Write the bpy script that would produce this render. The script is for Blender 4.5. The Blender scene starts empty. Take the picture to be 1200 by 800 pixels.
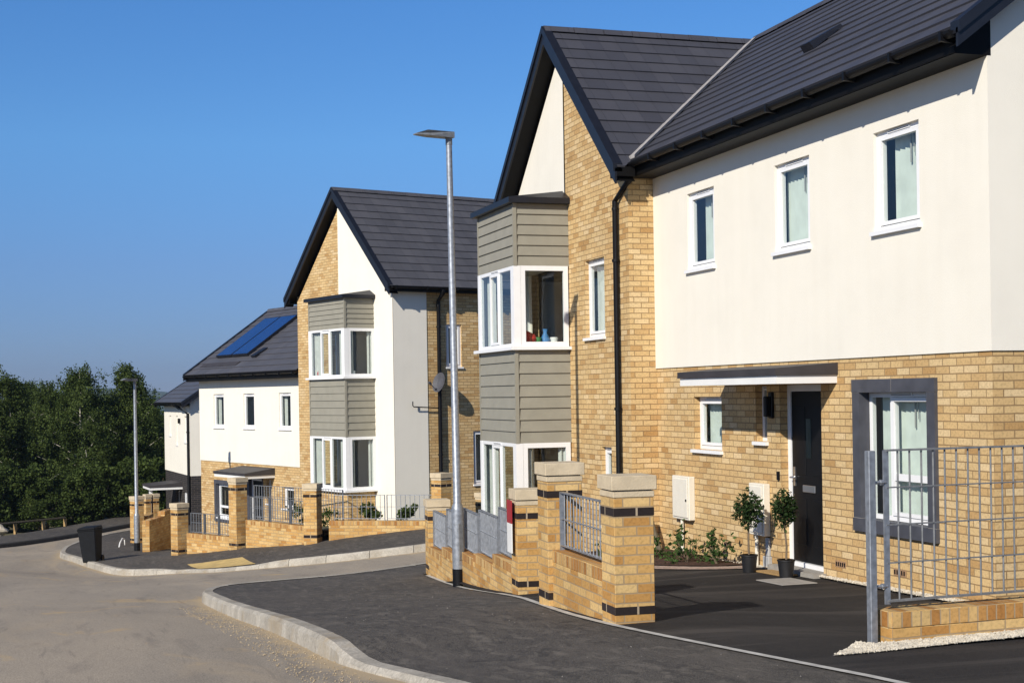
import bpy, bmesh, math, random
import numpy as np
from mathutils import Vector, Matrix, geometry
random.seed(7)
rng = np.random.default_rng(11)
R = math.radians
scene = bpy.context.scene
COL = scene.collection

# ------------------------------------------------------------------ materials
def new_mat(name):
    m = bpy.data.materials.new(name); m.use_nodes = True
    nt = m.node_tree
    for n in list(nt.nodes): nt.nodes.remove(n)
    out = nt.nodes.new('ShaderNodeOutputMaterial')
    return m, nt, out
def N(nt, typ, **kw):
    n = nt.nodes.new(typ)
    for k, v in kw.items():
        if k.startswith('i_'):
            n.inputs[k[2:].replace('_', ' ')].default_value = v
        else: setattr(n, k, v)
    return n
def L(nt, a, ao, b, bi): nt.links.new(a.outputs[ao], b.inputs[bi])
def rgba(c): return (c[0], c[1], c[2], 1)
def ramp(nt, stops, interp='LINEAR'):
    r = N(nt, 'ShaderNodeValToRGB'); e = r.color_ramp; e.interpolation = interp
    while len(e.elements) < len(stops): e.elements.new(0.5)
    for el, (p, c) in zip(e.elements, stops): el.position = p; el.color = rgba(c)
    return r
def simple(name, col, rough=.6, metal=0., noise=.0, nscale=8., bump=0., bscale=40., spec=.5):
    """plain surface with a mild procedural tone variation and bump"""
    m, nt, out = new_mat(name)
    b = N(nt, 'ShaderNodeBsdfPrincipled'); b.inputs['Roughness'].default_value = rough
    b.inputs['Metallic'].default_value = metal
    b.inputs['Specular IOR Level'].default_value = spec
    tc = N(nt, 'ShaderNodeTexCoord')
    if noise:
        nz = N(nt, 'ShaderNodeTexNoise'); nz.inputs['Scale'].default_value = nscale; nz.inputs['Detail'].default_value = 6
        L(nt, tc, 'Object', nz, 'Vector')
        r = ramp(nt, [(.3, [c * (1 - noise) for c in col]), (.7, [min(1, c * (1 + noise)) for c in col])])
        L(nt, nz, 'Fac', r, 'Fac'); L(nt, r, 'Color', b, 'Base Color')
    else: b.inputs['Base Color'].default_value = rgba(col)
    if bump:
        n2 = N(nt, 'ShaderNodeTexNoise'); n2.inputs['Scale'].default_value = bscale; n2.inputs['Detail'].default_value = 4
        L(nt, tc, 'Object', n2, 'Vector')
        bp = N(nt, 'ShaderNodeBump'); bp.inputs['Strength'].default_value = bump; bp.inputs['Distance'].default_value = .01
        L(nt, n2, 'Fac', bp, 'Height'); L(nt, bp, 'Normal', b, 'Normal')
    L(nt, b, 'BSDF', out, 'Surface')
    return m

def brick_mat(name, stops, mortar, w=.225, h=.075, off=.5, ms=.006, rough=.85, bump=.5, stain=.25, vo=0., blotch=1.):
    m, nt, out = new_mat(name)
    b = N(nt, 'ShaderNodeBsdfPrincipled'); b.inputs['Roughness'].default_value = rough
    b.inputs['Specular IOR Level'].default_value = .25
    uv = N(nt, 'ShaderNodeUVMap')
    # slight waviness so that courses are not ruler-straight
    nz = N(nt, 'ShaderNodeTexNoise'); nz.inputs['Scale'].default_value = 9; nz.inputs['Detail'].default_value = 3
    L(nt, uv, 'UV', nz, 'Vector')
    sc = N(nt, 'ShaderNodeVectorMath', operation='MULTIPLY_ADD'); sc.inputs[1].default_value = (.006, .006, 0)
    L(nt, nz, 'Color', sc, 0); va_ = N(nt, 'ShaderNodeVectorMath', operation='ADD'); va_.inputs[1].default_value = (.0, vo, 0); L(nt, uv, 'UV', va_, 0); L(nt, va_, 'Vector', sc, 2)
    bt = N(nt, 'ShaderNodeTexBrick'); bt.offset = off; bt.squash = 1
    bt.inputs['Color1'].default_value = (0, 0, 0, 1); bt.inputs['Color2'].default_value = (1, 1, 1, 1)
    bt.inputs['Mortar'].default_value = (0, 0, 0, 1)
    bt.inputs['Scale'].default_value = 1; bt.inputs['Mortar Size'].default_value = ms
    bt.inputs['Mortar Smooth'].default_value = .15
    bt.inputs['Brick Width'].default_value = w; bt.inputs['Row Height'].default_value = h
    L(nt, sc, 'Vector', bt, 'Vector')
    r = ramp(nt, stops); L(nt, bt, 'Color', r, 'Fac')
    # blotches within the bricks and wider weathering
    n1 = N(nt, 'ShaderNodeTexNoise'); n1.inputs['Scale'].default_value = 38; n1.inputs['Detail'].default_value = 5
    L(nt, uv, 'UV', n1, 'Vector')
    n2 = N(nt, 'ShaderNodeTexNoise'); n2.inputs['Scale'].default_value = 1.3; n2.inputs['Detail'].default_value = 5
    L(nt, uv, 'UV', n2, 'Vector')
    r1 = ramp(nt, [(.25, (1 - .30 * blotch,) * 3), (.5, (.98,) * 3), (.75, (1 + .10 * blotch,) * 3)]); L(nt, n1, 'Fac', r1, 'Fac')
    r2 = ramp(nt, [(.3, (1 - stain,) * 3), (.65, (1.05,) * 3)]); L(nt, n2, 'Fac', r2, 'Fac')
    m1 = N(nt, 'ShaderNodeMixRGB', blend_type='MULTIPLY'); m1.inputs['Fac'].default_value = 1
    L(nt, r, 'Color', m1, 'Color1'); L(nt, r1, 'Color', m1, 'Color2')
    mx = N(nt, 'ShaderNodeMixRGB'); L(nt, bt, 'Fac', mx, 'Fac'); L(nt, m1, 'Color', mx, 'Color1'); mx.inputs['Color2'].default_value = rgba(mortar)
    m2 = N(nt, 'ShaderNodeMixRGB', blend_type='MULTIPLY'); m2.inputs['Fac'].default_value = 1
    L(nt, mx, 'Color', m2, 'Color1'); L(nt, r2, 'Color', m2, 'Color2')
    L(nt, m2, 'Color', b, 'Base Color')
    inv = N(nt, 'ShaderNodeMath', operation='MULTIPLY_ADD'); inv.inputs[1].default_value = -1; inv.inputs[2].default_value = 1
    L(nt, bt, 'Fac', inv, 0)
    ad = N(nt, 'ShaderNodeMath', operation='MULTIPLY_ADD'); ad.inputs[1].default_value = .25; L(nt, n1, 'Fac', ad, 0); L(nt, inv, 'Value', ad, 2)
    bp = N(nt, 'ShaderNodeBump'); bp.inputs['Strength'].default_value = bump; bp.inputs['Distance'].default_value = .006
    L(nt, ad, 'Value', bp, 'Height'); L(nt, bp, 'Normal', b, 'Normal')
    L(nt, b, 'BSDF', out, 'Surface')
    return m

M = {}
BUFF = [(0, (.43, .25, .095)), (.10, (.51, .325, .14)), (.3, (.575, .39, .18)), (.7, (.615, .435, .21)), (1, (.665, .495, .275))]
M['brick'] = brick_mat('buff_brick', BUFF, (.27, .175, .085), ms=.0062, stain=.12)
ORNG = [(0, (.43, .215, .06)), (.2, (.53, .30, .095)), (.55, (.60, .375, .14)), (1, (.655, .455, .20))]
M['brick_wall'] = brick_mat('boundary_brick', ORNG, (.36, .26, .15), stain=.22)
M['brick_edge'] = brick_mat('brick_on_edge', [(0, (.38, .17, .045)), (.35, (.47, .245, .075)), (.6, (.56, .34, .125)), (1, (.64, .44, .19))], (.38, .28, .17), w=.075, h=10, vo=5, off=0, stain=.3)
M['brick_black'] = brick_mat('dark_brick', [(0, (.018, .017, .019)), (1, (.04, .037, .04))], (.12, .10, .08))
M['brick_band'] = brick_mat('dark_band_brick', [(0, (.02, .014, .013)), (1, (.036, .026, .024))], (.40, .32, .22), ms=.009, h=10, vo=5)
M['paver_edge'] = brick_mat('pink_setts', [(0, (.36, .26, .21)), (1, (.46, .35, .29))], (.2, .16, .13), w=.2, h=.1)

def roof_mat(name, stops, w=.30, h=.32):
    m = brick_mat(name, stops, (.012, .011, .013), w=w, h=h, off=.5, ms=.0022, rough=.5, bump=.25, stain=.12, blotch=.35)
    return m
M['tile'] = roof_mat('slate_grey_tile', [(0, (.053, .054, .067)), (.5, (.059, .060, .073)), (1, (.067, .067, .080))])
M['tile_warm'] = roof_mat('grey_tile', [(0, (.074, .074, .085)), (.5, (.081, .081, .092)), (1, (.090, .089, .100))])

def render_mat(name, col):
    m, nt, out = new_mat(name)
    b = N(nt, 'ShaderNodeBsdfPrincipled'); b.inputs['Roughness'].default_value = .9; b.inputs['Specular IOR Level'].default_value = .2
    tc = N(nt, 'ShaderNodeTexCoord')
    n1 = N(nt, 'ShaderNodeTexNoise'); n1.inputs['Scale'].default_value = 1.1; n1.inputs['Detail'].default_value = 6; n1.inputs['Roughness'].default_value = .65
    L(nt, tc, 'Object', n1, 'Vector')
    r = ramp(nt, [(.28, [c * .955 for c in col]), (.5, col), (.75, [min(.86, c * 1.03) for c in col])]); L(nt, n1, 'Fac', r, 'Fac')
    # faint run-down streaks
    mp = N(nt, 'ShaderNodeMapping'); mp.inputs['Scale'].default_value = (7, 7, .25); L(nt, tc, 'Object', mp, 'Vector')
    n3 = N(nt, 'ShaderNodeTexNoise'); n3.inputs['Scale'].default_value = 1; n3.inputs['Detail'].default_value = 5; L(nt, mp, 'Vector', n3, 'Vector')
    r3 = ramp(nt, [(.35, (.988, .985, .98)), (.6, (1, 1, 1))]); L(nt, n3, 'Fac', r3, 'Fac')
    mm = N(nt, 'ShaderNodeMixRGB', blend_type='MULTIPLY'); mm.inputs['Fac'].default_value = 1
    L(nt, r, 'Color', mm, 'Color1'); L(nt, r3, 'Color', mm, 'Color2'); L(nt, mm, 'Color', b, 'Base Color')
    n2 = N(nt, 'ShaderNodeTexNoise'); n2.inputs['Scale'].default_value = 130; n2.inputs['Detail'].default_value = 3; L(nt, tc, 'Object', n2, 'Vector')
    bp = N(nt, 'ShaderNodeBump'); bp.inputs['Strength'].default_value = .35; bp.inputs['Distance'].default_value = .006
    L(nt, n2, 'Fac', bp, 'Height'); L(nt, bp, 'Normal', b, 'Normal'); L(nt, b, 'BSDF', out, 'Surface')
    return m
M['render'] = render_mat('cream_render', (.79, .75, .655))
M['white'] = simple('white_upvc', (.80, .80, .80), .3, noise=.02)
M['white_paint'] = simple('white_fascia', (.78, .77, .74), .45, noise=.04, nscale=3)
M['black'] = simple('black_plastic', (.004, .004, .005), .5, noise=.2, spec=.25)
M['soffit'] = simple('dark_soffit', (.003, .0026, .0024), .6, noise=.2, spec=.2)
M['barge'] = simple('dark_bargeboard', (.008, .009, .014), .45, noise=.2)
M['lead'] = simple('lead_flashing', (.36, .34, .33), .6, noise=.25, nscale=12, bump=.3)
M['darkroof'] = simple('dark_membrane', (.04, .035, .036), .6, noise=.25, nscale=3)
M['clad'] = simple('sage_cladding', (.265, .250, .200), .62, noise=.06, nscale=5, bump=.15, bscale=90)
M['slate'] = simple('slate_surround', (.060, .062, .075), .6, noise=.2, nscale=6)
M['steel'] = simple('galvanised_steel', (.30, .32, .35), .45, .55, noise=.25, nscale=22)
M['steel_dull'] = simple('weathered_galvanised', (.20, .205, .21), .6, .35, noise=.2, nscale=25)
M['railpaint'] = simple('grey_metal', (.20, .215, .235), .5, .3, noise=.2, nscale=20)
M['stone'] = simple('cast_stone', (.53, .435, .295), .85, noise=.12, nscale=9, bump=.3, bscale=60)
M['doorblack'] = simple('black_door', (.005, .005, .0055), .5, noise=.2, spec=.2)
M['chrome'] = simple('satin_chrome', (.55, .55, .56), .3, .9)
M['meter'] = simple('cream_meter_box', (.72, .68, .58), .5, noise=.03)
M['plaster'] = simple('room_plaster', (.30, .27, .22), .9, noise=.05)
M['carpet'] = simple('room_floor', (.10, .07, .05), .9, noise=.2)
M['blind'] = simple('vertical_blind', (.58, .63, .585), .8, noise=.10, nscale=5)
M['curtain'] = simple('net_curtain', (.55, .56, .53), .9, noise=.08)
M['pot'] = simple('black_pot', (.012, .012, .013), .5, noise=.3)
M['bark'] = simple('young_bark', (.15, .11, .07), .9, noise=.3, nscale=20)
M['birch'] = simple('birch_bark', (.42, .39, .33), .85, noise=.5, nscale=6)
M['bin'] = simple('dark_bin_plastic', (.008, .009, .011), .7, noise=.25, nscale=6, spec=.2)
M['red'] = simple('red_plastic', (.45, .02, .02), .5, noise=.1)
M['signred'] = simple('sign_red', (.33, .02, .025), .5, noise=.15)
M['blue'] = simple('blue_plastic', (.06, .22, .50), .5, noise=.1)
M['green_toy'] = simple('green_plastic', (.05, .25, .08), .5, noise=.1)
M['mat'] = simple('coir_mat', (.34, .21, .08), .95, noise=.3, nscale=60, bump=.4)
M['slab'] = simple('concrete_slab', (.30, .28, .25), .85, noise=.15, nscale=10, bump=.2)
M['timber'] = simple('knee_rail_timber', (.34, .22, .09), .8, noise=.35, nscale=9)
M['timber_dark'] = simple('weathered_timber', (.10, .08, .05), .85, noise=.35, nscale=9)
M['boulder'] = simple('pale_boulder', (.46, .40, .30), .9, noise=.3, nscale=4, bump=.8, bscale=6)
M['tactile'] = simple('buff_tactile', (.52, .37, .14), .85, noise=.2, nscale=5, bump=.6, bscale=30)
M['airbrick'] = simple('terracotta_vent', (.33, .20, .11), .8, noise=.3, nscale=60)
M['greypipe'] = simple('grey_plastic', (.40, .40, .39), .5, noise=.1)

def solar():
    m, nt, out = new_mat('solar_cells')
    b = N(nt, 'ShaderNodeBsdfPrincipled'); b.inputs['Roughness'].default_value = .16
    uv = N(nt, 'ShaderNodeUVMap')
    bt = N(nt, 'ShaderNodeTexBrick'); bt.offset = 0
    bt.inputs['Color1'].default_value = (.006, .032, .135, 1); bt.inputs['Color2'].default_value = (.008, .038, .16, 1)
    bt.inputs['Mortar'].default_value = (.015, .04, .12, 1); bt.inputs['Scale'].default_value = 1
    bt.inputs['Brick Width'].default_value = .16; bt.inputs['Row Height'].default_value = .16; bt.inputs['Mortar Size'].default_value = .003
    L(nt, uv, 'UV', bt, 'Vector'); L(nt, bt, 'Color', b, 'Base Color'); L(nt, b, 'BSDF', out, 'Surface')
    return m
M['solar'] = solar()

def glass():
    m, nt, out = new_mat('window_glass')
    tr = N(nt, 'ShaderNodeBsdfTransparent'); tr.inputs['Color'].default_value = (.88, .92, .90, 1)
    gl = N(nt, 'ShaderNodeBsdfGlossy'); gl.inputs['Roughness'].default_value = .01; gl.inputs['Color'].default_value = (.95, .97, 1, 1)
    fr = N(nt, 'ShaderNodeFresnel'); gm = N(nt, 'ShaderNodeNewGeometry'); io = N(nt, 'ShaderNodeMath', operation='MULTIPLY_ADD'); io.inputs[1].default_value = 1 / 1.5 - 1.5; io.inputs[2].default_value = 1.5; L(nt, gm, 'Backfacing', io, 0); L(nt, io, 'Value', fr, 'IOR')
    tc = N(nt, 'ShaderNodeTexCoord')
    nz = N(nt, 'ShaderNodeTexNoise'); nz.inputs['Scale'].default_value = 1.6; L(nt, tc, 'Object', nz, 'Vector')
    bp = N(nt, 'ShaderNodeBump'); bp.inputs['Strength'].default_value = .06; bp.inputs['Distance'].default_value = .05
    L(nt, nz, 'Fac', bp, 'Height'); L(nt, bp, 'Normal', gl, 'Normal')
    mu = N(nt, 'ShaderNodeMath', operation='MULTIPLY'); mu.use_clamp = True; mu.inputs[1].default_value = 1.25; L(nt, fr, 'Fac', mu, 0)
    mx = N(nt, 'ShaderNodeMixShader'); L(nt, mu, 'Value', mx, 'Fac'); L(nt, tr, 'BSDF', mx, 1); L(nt, gl, 'BSDF', mx, 2)
    L(nt, mx, 'Shader', out, 'Surface')
    return m
M['glass'] = glass()

def ground_mat(name, stops, rough=.9, big=.25, fine=60., bump=.3, stretch=(1, 1, 1), speck=.25, spec=.3, extra=None, attr=None, acol=None, island=0.):
    m, nt, out = new_mat(name)
    b = N(nt, 'ShaderNodeBsdfPrincipled'); b.inputs['Roughness'].default_value = rough; b.inputs['Specular IOR Level'].default_value = spec
    tc = N(nt, 'ShaderNodeTexCoord')
    mp = N(nt, 'ShaderNodeMapping'); mp.inputs['Scale'].default_value = stretch; L(nt, tc, 'Object', mp, 'Vector')
    n1 = N(nt, 'ShaderNodeTexNoise'); n1.inputs['Scale'].default_value = big; n1.inputs['Detail'].default_value = 9; n1.inputs['Roughness'].default_value = .62; n1.inputs['Distortion'].default_value = .6
    L(nt, mp, 'Vector', n1, 'Vector')
    r = ramp(nt, stops); L(nt, n1, 'Fac', r, 'Fac')
    n2 = N(nt, 'ShaderNodeTexNoise'); n2.inputs['Scale'].default_value = fine; n2.inputs['Detail'].default_value = 3; L(nt, tc, 'Object', n2, 'Vector')
    r2 = ramp(nt, [(.3, (1 - speck,) * 3), (.5, (1,) * 3), (.72, (1 + speck,) * 3)]); L(nt, n2, 'Fac', r2, 'Fac')
    mm = N(nt, 'ShaderNodeMixRGB', blend_type='MULTIPLY'); mm.inputs['Fac'].default_value = 1
    L(nt, r, 'Color', mm, 'Color1'); L(nt, r2, 'Color', mm, 'Color2')
    last = mm
    for (sc, det, lo, hi, col, st, fac) in (extra or []):
        mp2 = N(nt, 'ShaderNodeMapping'); mp2.inputs['Scale'].default_value = st; mp2.inputs['Location'].default_value = (sc * 3.1, sc * 1.7, 0)
        mp2.inputs['Rotation'].default_value = (0, 0, R(8)); L(nt, tc, 'Object', mp2, 'Vector')
        nx = N(nt, 'ShaderNodeTexNoise'); nx.inputs['Scale'].default_value = sc; nx.inputs['Detail'].default_value = det; nx.inputs['Roughness'].default_value = .65; nx.inputs['Distortion'].default_value = .8
        L(nt, mp2, 'Vector', nx, 'Vector')
        rx = ramp(nt, [(lo, (0, 0, 0)), (hi, (fac,) * 3)]); L(nt, nx, 'Fac', rx, 'Fac')
        mz = N(nt, 'ShaderNodeMixRGB'); L(nt, rx, 'Color', mz, 'Fac'); L(nt, last, 'Color', mz, 'Color1'); mz.inputs['Color2'].default_value = rgba(col)
        last = mz
    if island:
        gi = N(nt, 'ShaderNodeNewGeometry'); ri = ramp(nt, [(0, (1 - island,) * 3), (1, (1 + island,) * 3)]); L(nt, gi, 'Random Per Island', ri, 'Fac')
        mi_ = N(nt, 'ShaderNodeMixRGB', blend_type='MULTIPLY'); mi_.inputs['Fac'].default_value = 1; L(nt, last, 'Color', mi_, 'Color1'); L(nt, ri, 'Color', mi_, 'Color2'); last = mi_
    if attr:
        at = N(nt, 'ShaderNodeAttribute'); at.attribute_name = attr
        na = N(nt, 'ShaderNodeTexNoise'); na.inputs['Scale'].default_value = 3.5; na.inputs['Detail'].default_value = 9; na.inputs['Roughness'].default_value = .7; L(nt, tc, 'Object', na, 'Vector')
        sa = N(nt, 'ShaderNodeMath', operation='MULTIPLY_ADD'); sa.inputs[1].default_value = 1.1; sa.inputs[2].default_value = -.55; L(nt, na, 'Fac', sa, 0)
        ad = N(nt, 'ShaderNodeMath', operation='ADD'); L(nt, at, 'Fac', ad, 0); L(nt, sa, 'Value', ad, 1)
        ra = ramp(nt, [(.40, (0, 0, 0)), (.62, (.85,) * 3)]); L(nt, ad, 'Value', ra, 'Fac')
        mz = N(nt, 'ShaderNodeMixRGB'); L(nt, ra, 'Color', mz, 'Fac'); L(nt, last, 'Color', mz, 'Color1'); mz.inputs['Color2'].default_value = rgba(acol); last = mz
    L(nt, last, 'Color', b, 'Base Color')
    bp = N(nt, 'ShaderNodeBump'); bp.inputs['Strength'].default_value = bump; bp.inputs['Distance'].default_value = .01
    L(nt, n2, 'Fac', bp, 'Height'); L(nt, bp, 'Normal', b, 'Normal'); L(nt, b, 'BSDF', out, 'Surface')
    return m
M['road'] = ground_mat('dusty_road', [(.25, (.235, .20, .158)), (.42, (.30, .258, .205)), (.6, (.36, .304, .235)), (.8, (.43, .352, .262))],
    fine=85, speck=.42, big=.3, stretch=(1.5, .5, 1),
    extra=[(.55, 8, .54, .70, (.42, .33, .22), (1.6, .35, 1), .6), (.9, 8, .60, .70, (.50, .35, .17), (1, .5, 1), .7), (1.3, 6, .56, .70, (.16, .14, .12), (1.7, .22, 1), .5), (3.1, 4, .60, .68, (.15, .13, .11), (2.2, .15, 1), .35)], attr='sand', acol=(.44, .34, .21))
M['tarmac'] = ground_mat('black_tarmac', [(.25, (.060, .054, .047)), (.5, (.082, .073, .063)), (.75, (.108, .095, .080))],
    rough=.8, fine=110, speck=.85, big=.7, bump=.6, stretch=(1, .6, 1),
    extra=[(5, 6, .50, .66, (.17, .15, .125), (1.5, .45, 1), .6), (9, 5, .52, .64, (.03, .028, .026), (1.2, .5, 1), .65), (1.1, 7, .52, .74, (.115, .10, .085), (1.4, .3, 1), .6), (2.3, 6, .60, .72, (.025, .024, .024), (1, .5, 1), .6)])
M['tarmac_drive'] = ground_mat('driveway_tarmac', [(.25, (.013, .0115, .011)), (.5, (.018, .0155, .0145)), (.75, (.027, .0235, .0215))],
    rough=.85, fine=110, speck=.8, big=.8, bump=.6, extra=[(.8, 7, .50, .68, (.085, .074, .064), (.22, 1.8, 1), .6), (6, 4, .56, .7, (.04, .035, .032), (1, 1, 1), .5)])
M['kerb_dark'] = ground_mat('dark_kerb', [(.25, (.045, .042, .038)), (.5, (.06, .056, .05)), (.8, (.08, .074, .066))], fine=40, big=2.2, speck=.12)  # darker tone of kerb concrete, for the left kerb only
M['kerb'] = ground_mat('concrete_kerb', [(.25, (.27, .245, .205)), (.5, (.36, .33, .28)), (.8, (.46, .43, .37))], fine=40, big=2.2, speck=.2, bump=.35,
    extra=[(1.3, 6, .54, .68, (.30, .24, .16), (1, 1, 1), .65), (2.6, 6, .58, .7, (.20, .18, .15), (1, 1, 1), .5)], island=.13)
M['edging'] = simple('concrete_edging', (.46, .44, .40), .85, noise=.25, nscale=7)
M['earth'] = ground_mat('bare_earth', [(.25, (.09, .075, .05)), (.5, (.12, .11, .06)), (.8, (.17, .14, .09))], fine=10, big=.2)
M['soil'] = ground_mat('bark_mulch', [(.25, (.035, .018, .012)), (.5, (.06, .03, .02)), (.8, (.11, .06, .04))], fine=35, speck=.6, big=6, bump=1.)
M['sand'] = ground_mat('gutter_sand', [(.25, (.36, .27, .16)), (.5, (.42, .33, .21)), (.8, (.48, .39, .26))], fine=50, big=3, speck=.2)
M['gravel'] = ground_mat('white_gravel', [(.25, (.36, .33, .28)), (.5, (.5, .46, .39)), (.8, (.62, .58, .50))], fine=45, big=12, speck=.5, bump=1.)
M['stones'] = simple('white_stones', (.52, .47, .38), .85, noise=.25, nscale=11)
M['hill'] = ground_mat('hill_fields', [(.3, (.03, .05, .02)), (.5, (.05, .08, .03)), (.7, (.08, .10, .05))], fine=.05, big=.004, bump=0)

def leaf_mat(name, dark, mid, light, scale=.9):
    m, nt, out = new_mat(name)
    geo = N(nt, 'ShaderNodeNewGeometry')
    oi = N(nt, 'ShaderNodeObjectInfo')
    tc = N(nt, 'ShaderNodeTexCoord')
    n1 = N(nt, 'ShaderNodeTexNoise'); n1.inputs['Scale'].default_value = scale; n1.inputs['Detail'].default_value = 4; L(nt, tc, 'Object', n1, 'Vector')
    ad = N(nt, 'ShaderNodeMath', operation='MULTIPLY_ADD'); ad.inputs[1].default_value = .45; L(nt, geo, 'Random Per Island', ad, 0)
    sb = N(nt, 'ShaderNodeMath', operation='MULTIPLY_ADD'); sb.inputs[1].default_value = 1.; sb.inputs[2].default_value = -.22; L(nt, n1, 'Fac', sb, 0)
    L(nt, sb, 'Value', ad, 2)
    r = ramp(nt, [(.2, dark), (.5, mid), (.85, light)]); L(nt, ad, 'Value', r, 'Fac')
    d = N(nt, 'ShaderNodeBsdfPrincipled'); d.inputs['Roughness'].default_value = .75; d.inputs['Specular IOR Level'].default_value = .12
    L(nt, r, 'Color', d, 'Base Color')
    t = N(nt, 'ShaderNodeBsdfTranslucent'); L(nt, r, 'Color', t, 'Color')
    mx = N(nt, 'ShaderNodeMixShader'); mx.inputs['Fac'].default_value = .38
    L(nt, d, 'BSDF', mx, 1); L(nt, t, 'BSDF', mx, 2); L(nt, mx, 'Shader', out, 'Surface')
    return m
M['leaf'] = leaf_mat('birch_leaves', (.026, .042, .010), (.062, .092, .022), (.130, .170, .048), .7)
M['leaf_bay'] = leaf_mat('bay_leaves', (.012, .026, .008), (.028, .055, .016), (.075, .11, .04), 6)
M['leaf_bed'] = leaf_mat('shrub_leaves', (.03, .06, .015), (.06, .11, .03), (.12, .18, .06), 5)

# ------------------------------------------------------------------ mesh builder
class MB:
    def __init__(s): s.v = []; s.f = []; s.m = []; s.uv = []
    def face(s, pts, mi=0, uv=None):
        b = len(s.v); s.v.extend([tuple(p) for p in pts]); s.f.append(tuple(range(b, b + len(pts)))); s.m.append(mi); s.uv.append(uv)
    def fbox(s, P0, U, Nn, u0, u1, z0, z1, w0, w1, mi=0):
        """box in a wall frame: u along wall, z up, w out of the wall"""
        P0, U, Nn = Vector(P0), Vector(U), Vector(Nn); Z = Vector((0, 0, 1))
        c = [P0 + U * u + Z * z + Nn * w for w in (w0, w1) for z in (z0, z1) for u in (u0, u1)]
        for q in ((0, 1, 3, 2), (4, 6, 7, 5), (0, 4, 5, 1), (2, 3, 7, 6), (0, 2, 6, 4), (1, 5, 7, 3)): s.face([c[i] for i in q], mi)
    def box(s, x0, x1, y0, y1, z0, z1, mi=0): s.fbox((0, 0, 0), (1, 0, 0), (0, 1, 0), x0, x1, z0, z1, y0, y1, mi)
    def hexa(s, c, mi=0):
        for q in ((0, 1, 2, 3), (7, 6, 5, 4), (0, 4, 5, 1), (1, 5, 6, 2), (2, 6, 7, 3), (3, 7, 4, 0)): s.face([c[i] for i in q], mi)
    def prism(s, poly, d, mi=0):
        """poly: list of 3-D points, d: extrusion vector"""
        a = [Vector(p) for p in poly]; d = Vector(d); b = [p + d for p in a]; n = len(a)
        s.face(a, mi); s.face(b[::-1], mi)
        for i in range(n): j = (i + 1) % n; s.face([a[j], a[i], b[i], b[j]], mi)
    def tube(s, pts, r, n=8, mi=0, cap=True):
        pts = [Vector(p) for p in pts]
        rs = r if isinstance(r, (list, tuple)) else [r] * len(pts)
        rings = []
        for i, p in enumerate(pts):
            a = pts[max(i - 1, 0)]; b = pts[min(i + 1, len(pts) - 1)]
            t = (b - a).normalized()
            ref = Vector((0, 0, 1)) if abs(t.z) < .9 else Vector((1, 0, 0))
            x = t.cross(ref).normalized(); y = t.cross(x)
            base = len(s.v)
            for k in range(n):
                an = 2 * math.pi * k / n
                s.v.append(tuple(p + (x * math.cos(an) + y * math.sin(an)) * rs[i]))
            rings.append(base)
        for i in range(len(rings) - 1):
            for k in range(n):
                k2 = (k + 1) % n
                s.f.append((rings[i] + k, rings[i] + k2, rings[i + 1] + k2, rings[i + 1] + k)); s.m.append(mi); s.uv.append(None)
        if cap:
            s.f.append(tuple(rings[0] + k for k in range(n))); s.m.append(mi); s.uv.append(None)
            s.f.append(tuple(rings[-1] + k for k in range(n))[::-1]); s.m.append(mi); s.uv.append(None)
    def lathe(s, prof, c=(0, 0, 0), n=16, mi=0):
        s.tube([(c[0], c[1], c[2] + z) for r, z in prof], [max(r, .0005) for r, z in prof], n, mi)
    def build(s, name, mats, parent=None, org=(0, 0, 0), smooth=False, bevel=0, loc=None, rot=None):
        me = bpy.data.meshes.new(name)
        V = np.array(s.v, dtype=float) - np.array(org, dtype=float)
        me.from_pydata(V.tolist(), [], s.f)
        if not isinstance(mats, (list, tuple)): mats = [mats]
        for m in mats: me.materials.append(m)
        me.polygons.foreach_set('material_index', s.m)
        me.validate(); me.update()
        ul = me.uv_layers.new(name='UVMap')
        for p in me.polygons:
            u = s.uv[p.index] if p.index < len(s.uv) else None
            if u is not None:
                for k, li in enumerate(p.loop_indices): ul.data[li].uv = u[k]
            else:
                n = p.normal
                for li in p.loop_indices:
                    c = me.vertices[me.loops[li].vertex_index].co
                    if abs(n.z) > .95: ul.data[li].uv = (c.x, c.y)
                    else:
                        t = Vector((-n.y, n.x, 0)).normalized()
                        if abs(t.x) > abs(t.y): t = t if t.x > 0 else -t
                        else: t = t if t.y > 0 else -t
                        bq = n.cross(t); bq = bq if bq.z > 0 else -bq
                        ul.data[li].uv = (c.dot(t), c.dot(bq))
        if bevel or smooth:
            bm = bmesh.new(); bm.from_mesh(me)
            bmesh.ops.remove_doubles(bm, verts=bm.verts, dist=1e-4)
            if bevel:
                bmesh.ops.recalc_face_normals(bm, faces=bm.faces)
                ed = [e for e in bm.edges if len(e.link_faces) == 2 and e.calc_face_angle(0) > .5]
                bmesh.ops.bevel(bm, geom=ed, offset=bevel, segments=1, affect='EDGES', clamp_overlap=True)
            bm.to_mesh(me); bm.free()
        if smooth:
            for p in me.polygons: p.use_smooth = True
            try: me.set_sharp_from_angle(angle=R(40))
            except Exception: pass
        o = bpy.data.objects.new(name, me); COL.objects.link(o)
        if parent is not None: o.parent = parent
        if loc is not None: o.location = loc
        if rot is not None: o.rotation_euler = rot
        return o
def tag(o, label=None, cat=None, group=None, kind=None):
    if label: o['label'] = label
    if cat: o['category'] = cat
    if group: o['group'] = group
    if kind: o['kind'] = kind
    return o
def empty(name, loc, rz=0, label=None, cat=None, group=None):
    o = bpy.data.objects.new(name, None); COL.objects.link(o); o.location = loc; o.rotation_euler = (0, 0, rz); o.empty_display_size = .2
    return tag(o, label, cat, group)
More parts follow.
